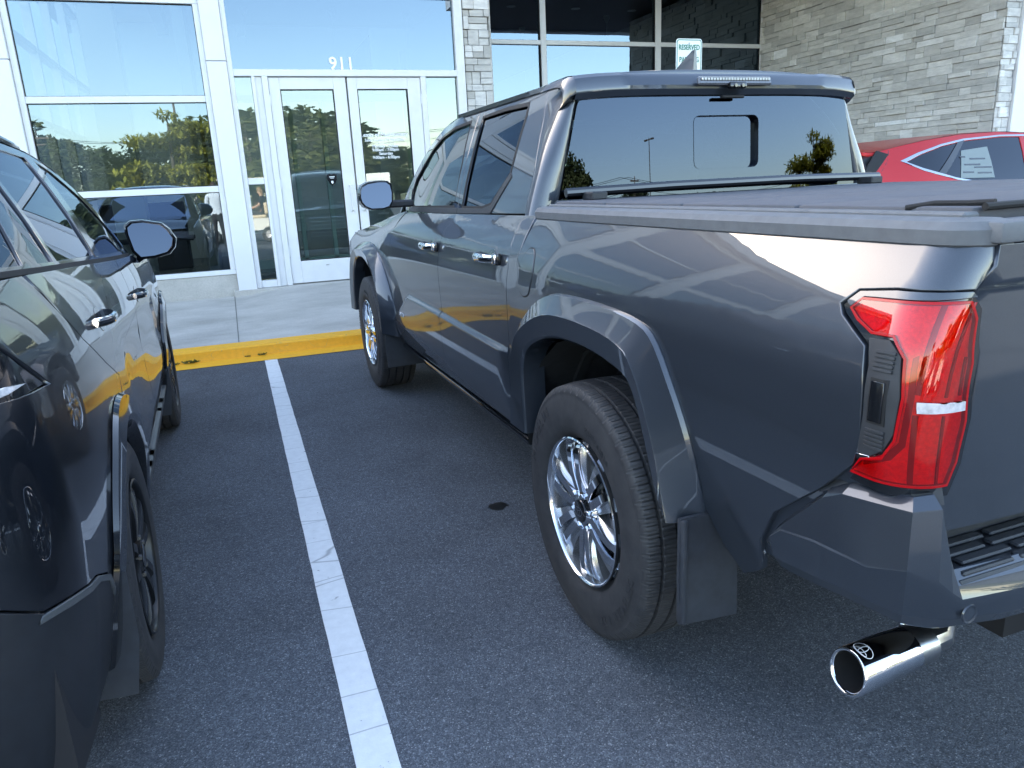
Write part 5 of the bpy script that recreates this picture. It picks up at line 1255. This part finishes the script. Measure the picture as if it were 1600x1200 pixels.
    for y in [-.80,-.6,-.3,0,.5,1.0,1.4,1.9,2.2,2.8,3.3]:
        zt=(zr(y)-.03) if y<1.6 else (1.30 if y<2.0 else (1.05 if y<2.5 else .95 if y<3 else .85))
        zt=min(zt,1.20) if y<-.62 else zt
        a=.60 if (abs(y)<.45 or abs(y-WB)<.5) else suv_w(y,.6)-.05
        rings.append([(a,y,.26),(a,y,.62),(suv_w(y,.9)-.06,y,.80),(suv_w(y,1.1)-.06,y,1.05),(.60-.1*(y<-.6),y,zt),(-.60+.1*(y<-.6),y,zt),(-suv_w(y,1.1)+.06,y,1.05),(-suv_w(y,.9)+.06,y,.80),(-a,y,.62),(-a,y,.26)])
    MB().loft(rings,True,True).build('dark_cabin_core',MT['seat'],K,ang=20)
    return K
MT['paper']=simple('white_window_sticker',(.20,.235,.23),.6)
suvM=build_crossover('glossy black crossover with black wheels, cropped at the left, parked beside the white bay line','SUV',(-1.2964,2.2472,0),.036,MT['black'],OUT_NEAR,MT['gloss'],True)
redc=build_crossover('red crossover with chrome window trim and a price sticker, beyond the pickup bed','SUV',(5.42,5.40,0),R(-90),MT['red'],OUT_RED,MT['red'],True,chrome_trim=True)
# ------------------------------------------------------------- what stands behind the camera (seen in glass and paint)
def tree(label,x,y,h,cr,mat,kind,seed,group=None,n=5200,cat='tree'):
    n=int(n*1.35); r=random.Random(seed); t=thing('tree',label,cat,(x,y,-.03),r.uniform(0,6),group)
    m=MB(); lean=r.uniform(-.04,.04)*h
    m.tube([(0,0,-.2),(lean*.2,0,h*.25),(lean*.6,0,h*.55),(lean,0,h*.95)],.1,10,True,[h*.03,h*.024,h*.016,h*.004])
    tips=[]
    for k in range(34):
        z0=h*r.uniform(.16 if kind!='pine' else .12,.85); a=r.uniform(0,2*PI)
        if kind=='layer': l=cr*(1.05-.75*(z0/h-.2))*r.uniform(.7,1.1); up=l*.10
        else: l=cr*math.sqrt(max(.05,1-((z0/h-.55)/.5)**2))*r.uniform(.6,.95); up=l*.35
        e=Vector((math.cos(a)*l,math.sin(a)*l,z0+up)); s_=Vector((lean*z0/h,0,z0))
        m.tube([s_,(s_+e)/2+Vector((0,0,up*.3)),e],.03,6,True,[h*.010,h*.007,h*.002]); tips.append((s_,e))
    m.build('trunk',MT['bark'],t,ang=60)
    m=MB(); cl=[]
    for s_,e in tips:
        for q in (.45,.65,.82,1.0): cl.append((s_.lerp(e,q)+Vector((r.gauss(0,.03*h),r.gauss(0,.03*h),r.gauss(0,.015*h))),cr*(.30 if kind=='layer' else .33)*r.uniform(.6,1.2)))
    cl.append((Vector((lean,0,h*.93)),cr*.28))
    per=n//len(cl)
    for c,rad in cl:
        fl=.38 if kind=='layer' else .75
        for k in range(per):
            v=Vector((r.gauss(0,1),r.gauss(0,1),r.gauss(0,1))).normalized()*rad*r.random()**.4; v.z*=fl
            p=c+v; s=.055*h/2*r.uniform(.5,1.3)+.05
            u=Vector((r.gauss(0,1),r.gauss(0,1),r.gauss(0,.5))).normalized(); w_=u.orthogonal().normalized()
            if kind=='layer': w_=(u.cross(Vector((0,0,1)))).normalized()*.7
            m.add([p-u*s,p+w_*s*.5,p+u*s,p-w_*s*.5],[[0,1,2,3]])
    m.build('crown',mat,t,recalc=False,smooth=False); return t
big=tree('layered yellow-green tree, tallest one mirrored in the left tall window',-2.6,-28,6.4,2.9,MT['leafy'],'layer',4,n=9500)
t2=copy_tree(big); t2.scale=(2.1,2.1,.95); t2.location=(34,-20.5,-.03); t2.rotation_euler=(0,0,2.1); t2['label']='layered yellow-green tree mirrored at the right end of the pickup rear window'
t3=copy_tree(big); t3.location=(44,-34,-.03); t3.rotation_euler=(0,0,4.1); t3.scale=(.8,.8,.75); t3['label']='smaller layered yellow-green tree beyond the lot, far right of the row'
GRP='trees beyond the parking lot'
base=[tree('dark broadleaf tree',0,0,8.5,3.6,MT['leafd'],'round',11,GRP,4600),tree('mid green broadleaf tree',0,0,7.2,3.4,MT['leafm'],'round',12,GRP,4600),tree('dark narrow tree',0,0,9.6,2.5,MT['leafd'],'pine',13,GRP,4200)]
used=[0,0,0]; rr=random.Random(5)
xs=[-44,-38,-33,-28.5,-24,-20,-16,-12.5,-9,-5,-1,2.5,5.5,8.2,10.8,13.8,18,23,29,35,42,49,56]
ORD=['leftmost']+[w_+' from the left end' for w_ in 'second third fourth fifth sixth seventh eighth ninth tenth eleventh'.split()]+[w_+' from the right end' for w_ in 'twelfth eleventh tenth ninth eighth seventh sixth fifth fourth third second'.split()]+['rightmost']
adj=['dark dense','mid green','tall dark narrow']
for i,x in enumerate(xs):
    k=(i*7+i//3)%3 if x<2 else (2 if i%5==4 else i%2)
    o=base[k] if not used[k] else copy_tree(base[k]); used[k]=1
    d=rr.uniform(-4,4); o.location=(x,-62+d,-.03); o.rotation_euler=(0,0,rr.uniform(0,6)); s=rr.uniform(.8,1.08)*(1.12 if 2<x<12 else .95); o.scale=(s*(1.1 if x<2 else 1.7),s*(1.1 if x<2 else 1.7),s*(1 if x<2 else (1.05 if x<12 else .82)))
    o['label']='%s tree, %s of the row beyond the lot'%(adj[k],ORD[i])
def lamp_post(x,y,h,label,rz=0):
    t=thing('lamp_post',label,'lamp post',(x,y,0),rz,'parking lot lamp posts')
    m=MB(); m.lathe([(0,0),(.26,0),(.26,.7),(0,.7)],24,Matrix.Rotation(R(-90),4,'Y')@Matrix.Scale(-1,4,(1,0,0))); m.build('concrete_base',MT['conc'],t)
    m=MB(); m.box(-.065,.065,-.065,.065,.7,h,.01); m.build('pole',MT['bronze'],t)
    for s_ in (-1,1):
        m=MB(); m.box(*sorted((s_*.06,s_*.35)),-.03,.03,h-.14,h-.06,.01); a=m.build('arm',MT['bronze'],t)
        m=MB(); m.box(*sorted((s_*.35,s_*1.05)),-.17,.17,h-.15,h-.05,.02); m.build('lamp_head',MT['bronze'],t)
    return t
lamp_post(-2.9,-44,8.6,'bronze twin-head lamp post mirrored in the left tall window',.3)
lamp_post(26,-45.5,8.8,'bronze twin-head lamp post mirrored in the pickup rear window',.9)
lamp_post(-26,-40,8.6,'bronze twin-head lamp post at the far left of the lot',.1)
u=thing('utility_pole','wooden utility pole with crossarm and wires beyond the lot','utility pole',(-14,-52,-.03))
m=MB(); m.tube([(0,0,0),(0,0,7.0)],.13,12,True,[.15,.11]); m.build('pole',MT['wood'],u)
m=MB(); m.box(-1.2,1.2,-.06,.06,6.55,6.67,.01); m.box(-.9,.9,-.05,.05,6.05,6.15,.01); m.build('crossarm',MT['wood'],u)
m=MB()
for dx in (-1.1,-.4,.4,1.1): m.tube([(dx,0,6.66),(dx,0,6.80)],.035,8)
m.build('insulators',MT['white'],u)
u2=copy_tree(u); u2.location=(26,-54,-.03); u2['label']='second wooden utility pole, to the right beyond the lot'; 
for z,dx in ((6.8,-1.1),(6.8,1.1),(6.1,0),(5.6,0)):
    m=MB(); m.tube([(-60+4.6*k+dx,-53.2,z-.9*math.sin(PI*((k%9)/9.))) for k in range(28)],.02,5); o=m.build('overhead_wire',MT['rubber']); tag(o,{(6.8,-1.1):'topmost black overhead wire on the near end of the crossarm',(6.8,1.1):'topmost black overhead wire on the far end of the crossarm',(6.1,0):'black overhead wire on the lower crossarm',(5.6,0):'lowest black overhead wire on the utility poles'}[(z,dx)],'wire','overhead wires')
# far cars: a dark one and a silver one, simple copies of one crossover
fa=build_crossover('silver crossover parked across the lot facing the building','SUV',(-7.6,-18.6,0),.02,MT['silver'],OUT_NEAR,MT['gloss'],False,group='crossovers parked across the lot')
fb_=copy_tree(fa); fb_.location=(-4.9,-18.5,0); fb_['label']='second silver crossover, right neighbour of the other across the lot'
fc=copy_tree(fa); fc.location=(11.5,-19,0); fc.rotation_euler=(0,0,-.02); fc['label']='silver crossover parked alone across the lot, nearest the roadside sign'
# roadside sign
t=thing('roadside_sign','white roadside sign panel with a blue band on two posts','sign',(9.2,-30,0)); t.scale=(.6,.6,.8)
MB().box(-1.3,1.3,-.1,.1,1.3,3.0,.03).build('sign_panel',MT['signwhite'],t)
MT['bluep']=simple('blue_sign_paint',(.02,.08,.35),.5)
MB().box(-.9,.9,.101,.112,1.6,2.0,.004).build('colour_band',MT['bluep'],t)
for dx in (-1,1): MB().box(dx-.06,dx+.06,-.06,.06,0,1.3).build('post',MT['galv'],t)
# ---- people: one continuous skinned body each
def skin_body(name,joints,edges,mat,parent=None,sub=2):
    me=bpy.data.meshes.new(name); me.from_pydata([j[0] for j in joints],edges,[]); o=bpy.data.objects.new(name,me); link(o,parent)
    md=o.modifiers.new('skin','SKIN'); sv=me.skin_vertices[0].data
    for i,j in enumerate(joints): sv[i].radius=j[1] if isinstance(j[1],tuple) else (j[1],j[1]); sv[i].use_root=(i==0)
    sb=o.modifiers.new('sub','SUBSURF'); sb.levels=sub; sb.render_levels=sub; md.use_smooth_shade=True
    bpy.context.view_layer.update()
    m2=bpy.data.meshes.new_from_object(o.evaluated_get(bpy.context.evaluated_depsgraph_get())); o.modifiers.clear(); o.data=m2; m2.name=name
    bpy.data.meshes.remove(me); m2.polygons.foreach_set('use_smooth',[True]*len(m2.polygons)); return o
def zone_mat(o,zones,mats):
    me=o.data; me.materials.clear()
    for m in mats: me.materials.append(m)
    for p in me.polygons: p.material_index=zones(p.center)
def head(parent,c,hair,fwd=1,rz=0,long=False):
    """face details and hair on a head centred at c, looking along +y*fwd"""
    h=bpy.data.objects.new('hair',None)
    m=MB(); rings=[]
    for i in range(9):
        ph=PI*i/16; rings.append([Vector((c[0]+.088*math.sin(ph)*math.cos(a),c[1]-fwd*.008+.102*math.sin(ph)*math.sin(a),c[2]+.012+.118*math.cos(ph)-(.05*math.sin(ph) if -fwd*math.sin(a)>0 else 0)*(1.8 if long else 1))) for a in [2*PI*k/20 for k in range(20)]])
    if long:
        rings.append([Vector((c[0]+.086*math.cos(a),c[1]-fwd*.02+.09*math.sin(a)*(1 if -fwd*math.sin(a)>0 else .15),c[2]-.14-(.0 if -fwd*math.sin(a)>0 else -.10))) for a in [2*PI*k/20 for k in range(20)]])
    m.loft(rings,True,False); m.build('hair',hair,parent,ang=80)
    m=MB()
    for s_ in (-1,1): m.lathe([(0,.008),(.009,.006),(.012,0)],10,Matrix.Translation((c[0]+s_*.030,c[1]+fwd*.086,c[2]+.005))@Matrix.Rotation(R(90*fwd),4,'Z'))
    m.build('eyes',MT['gloss'],parent)
    m=MB().box(c[0]-.022,c[0]+.022,*sorted((c[1]+fwd*.082,c[1]+fwd*.088)),c[2]-.062,c[2]-.054,.002); m.build('mouth',MT['lip'],parent)
MT['lip']=simple('lips',(.35,.13,.11),.5)
def fingers(J,E,wrist,idx,d,side,curl):
    """adds palm and five finger chains to a joint list"""
    n=len(J); palm=wrist+d*.055; J.append((tuple(palm),(.030,.016))); E.append((idx,n)); pi=n
    for k,(off,l) in enumerate(((-.026,.062),(-.009,.072),(.009,.068),(.025,.052))):
        b=palm+d*.042+side*off; m1=b+d*l*.5+curl*.008; m2=b+d*l*.9+curl*.030
        a=len(J); J+= [(tuple(b),.0095),(tuple(m1),.0085),(tuple(m2),.007)]; E+= [(pi,a),(a,a+1),(a+1,a+2)]
    b=palm-side*.030-d*.005; a=len(J); J+=[(tuple(b),.011),(tuple(b-side*.018+d*.035+curl*.012),.009)]; E+=[(pi,a),(a,a+1)]
# standing person, white shirt and dark trousers, behind the camera, facing the cars
V3=Vector
J=[((0,0,.95),(.150,.100)),((0,0,1.12),(.140,.095)),((0,0,1.30),(.165,.105)),((0,.0,1.44),(.115,.08)),((0,.01,1.52),.052),((0,.02,1.60),(.070,.082)),((0,.02,1.68),(.072,.088)),
   ((-.18,0,1.42),.062),((-.23,-.01,1.15),.045),((-.20,.10,.93),.034),((.18,0,1.42),.062),((.23,-.01,1.15),.045),((.22,.06,.90),.034),
   ((-.09,0,.86),.092),((-.10,.01,.50),.064),((-.11,-.02,.10),.045),((-.115,.09,.045),(.042,.035)),((-.12,.17,.035),(.04,.028)),
   ((.09,0,.86),.092),((.11,.03,.50),.064),((.13,.0,.10),.045),((.135,.11,.045),(.042,.035)),((.14,.19,.035),(.04,.028)),((0,.115,1.585),.012)]
E_b=[(0,1),(1,2),(2,3),(3,4),(4,5),(5,6),(3,7),(7,8),(8,9),(3,10),(10,11),(11,12),(0,13),(13,14),(14,15),(15,16),(16,17),(0,18),(18,19),(19,20),(20,21),(21,22),(5,23)]
fingers(J,E_b,V3((-.20,.10,.93)),9,V3((.05,.25,-.95)).normalized(),V3((0,1,.25)).normalized(),V3((.6,.2,0)))
fingers(J,E_b,V3((.22,.06,.90)),12,V3((-.02,.15,-.98)).normalized(),V3((0,1,.15)).normalized(),V3((-.6,.2,0)))
pe=skin_body('person',J,E_b,MT['shirt']); tag(pe,'person in white shirt and dark trousers, standing, mirrored in the left tall window','person')
zone_mat(pe,lambda c: 2 if (c.z<.09) else (1 if (c.z<.97 and abs(c.x)<.19 and not(abs(c.x)>.165 and c.z>.74)) else (3 if (c.z>1.49 or (abs(c.x)>.15 and c.z<1.12)) else 0)),[MT['shirt'],MT['trouser'],MT['gloss'],MT['skin']])
head(pe,(0,.02,1.645),MT['hair']); pe.location=(-.33,-2.1,0)
# golf cart with a seated woman
gc=thing('golf_cart','white golf cart with beige roof, standing beyond the kerb bays behind the camera','golf cart',(1.15,-5.4,0),R(100))
def GC(mb,n,mat,**k): return mb.build(n,mat,gc,**k)
for x in (-.50,.50):
    for y in (0,1.65):
        e=bpy.data.objects.new('wheel',None); link(e,gc); e.location=(x*1.05,y,.23)
        mb=MB(); mb.lathe([(.12,-.09),(.20,-.10),(.23,-.08),(.232,0),(.23,.08),(.20,.10),(.12,.09)],36); mb.build('tyre',MT['tyre'],e); mb=MB(); mb.lathe([(0,-.05),(.06,-.06),(.12,-.085),(.125,0),(.12,.085),(.06,.06),(0,.05)],30); mb.build('rim',MT['clearlens'],e)
mb=MB(); mb.loft([[(-.55,-.35,.35),(.55,-.35,.35),(.55,-.35,.68),(-.55,-.35,.68)],[(-.58,-.1,.38),(.58,-.1,.38),(.58,-.1,.72),(-.58,-.1,.72)],[(-.58,.42,.36),(.58,.42,.36),(.58,.42,.72),(-.58,.42,.72)],[(-.56,.55,.30),(.56,.55,.30),(.56,.55,.62),(-.56,.55,.62)]],True,True); GC(mb,'rear_body',MT['cart'],ang=30)
mb=MB(); mb.loft([[(-.5,1.30,.30),(.5,1.30,.30),(.5,1.30,.86),(-.5,1.30,.86)],[(-.52,1.5,.32),(.52,1.5,.32),(.50,1.5,.90),(-.50,1.5,.90)],[(-.50,1.85,.34),(.50,1.85,.34),(.42,1.85,.76),(-.42,1.85,.76)],[(-.34,2.05,.36),(.34,2.05,.36),(.26,2.02,.60),(-.26,2.02,.60)]],True,True); GC(mb,'front_cowl',MT['cart'],ang=30)
GC(MB().box(-.52,.52,.5,1.35,.27,.32,.01),'floor_pan',MT['plastic'])
GC(MB().box(-.52,.52,.05,.50,.72,.82,.04,seg=3),'seat_cushion',MT['beige']); GC(MB().box(-.52,.52,-.02,.10,.84,1.18,.04,seg=3),'backrest',MT['beige'])
mb=MB()
for x in (-.50,.50): mb.tube([(x,-.25,.68),(x,-.22,1.83)],.018,8); mb.tube([(x,1.42,.86),(x,1.15,1.83)],.018,8)
GC(mb,'roof_post',MT['galv']); GC(MB().box(-.60,.60,-.42,1.35,1.83,1.90,.03,seg=3),'roof',MT['beige'])
mb=MB(); mb.tube([(-.25+.15*math.cos(t),1.05-.05*math.sin(t),.98+.13*math.sin(t)) for t in [2*PI*k/20 for k in range(21)]],.012,6,False); mb.tube([(-.25,1.05,.98),(-.25,1.35,.72)],.015,6); GC(mb,'steering_wheel',MT['gloss'])
for sx_ in (-1,1): mb=MB(); mb.lathe([(0,.01),(.05,.008),(.06,-.01)],20,Matrix.Translation((sx_*.30,1.99,.56))@Matrix.Rotation(R(90),4,'Z')); GC(mb,'headlight',MT['clearlens'])
J=[((0,0,.10),(.15,.11)),((0,-.01,.28),(.12,.09)),((0,-.0,.44),(.14,.09)),((0,.02,.56),(.10,.07)),((0,.03,.64),.045),((0,.05,.72),(.066,.078)),((0,.05,.795),(.068,.084)),
   ((-.15,.02,.54),.05),((-.20,.12,.33),.037),((-.12,.34,.28),.028),((.15,.02,.54),.05),((.20,.12,.33),.037),((.13,.32,.26),.028),
   ((-.08,.08,.09),.088),((-.10,.44,.10),.062),((-.10,.52,-.32),.04),((-.10,.62,-.38),(.038,.03)),((.08,.08,.09),.088),((.10,.44,.10),.062),((.10,.52,-.32),.04),((.10,.62,-.38),(.038,.03)),((0,.142,.705),.011)]
E_b=[(0,1),(1,2),(2,3),(3,4),(4,5),(5,6),(3,7),(7,8),(8,9),(3,10),(10,11),(11,12),(0,13),(13,14),(14,15),(15,16),(0,17),(17,18),(18,19),(19,20),(5,21)]
fingers(J,E_b,V3((-.12,.34,.28)),9,V3((.3,.9,-.2)).normalized(),V3((1,-.3,0)).normalized(),V3((0,0,-1)))
fingers(J,E_b,V3((.13,.32,.26)),12,V3((-.3,.9,-.2)).normalized(),V3((1,.3,0)).normalized(),V3((0,0,-1)))
wo=skin_body('person',J,E_b,MT['tee']); tag(wo,'seated woman in black T-shirt with light hair, riding in the golf cart','person')
zone_mat(wo,lambda c: 3 if c.z<-.33 else (1 if (c.z<.155 and abs(c.x)<.2) or (c.y>.16 and c.z<.2) else (2 if (c.z>.61 or (abs(c.x)>.10 and c.z<.42 and c.y>.06)) else 0)),[MT['tee'],MT['trouser'],MT['skin'],MT['gloss']])
head(wo,(0,.05,.755),MT['blond'],long=True)
ang=R(100); off=V3((.25,.14,.76)); ro_=Matrix.Rotation(ang,4,'Z'); q=ro_@off; wo.location=(1.15+q.x,-5.4+q.y,q.z); wo.rotation_euler=(0,0,ang)
# oil spot on the bay floor
mb=MB(); pr=random.Random(3); n=22
pts=[(.05*math.cos(2*PI*k/n)*pr.uniform(.55,1.15),.042*math.sin(2*PI*k/n)*pr.uniform(.5,1.15),0) for k in range(n)]
mb.add(pts,[list(range(n))]); o=mb.build('oil_spot',MT['oil'],smooth=False); o.location=(.944,2.879,.0035); tag(o,'small black oil spot on the asphalt between the white line and the pickup','oil spot')
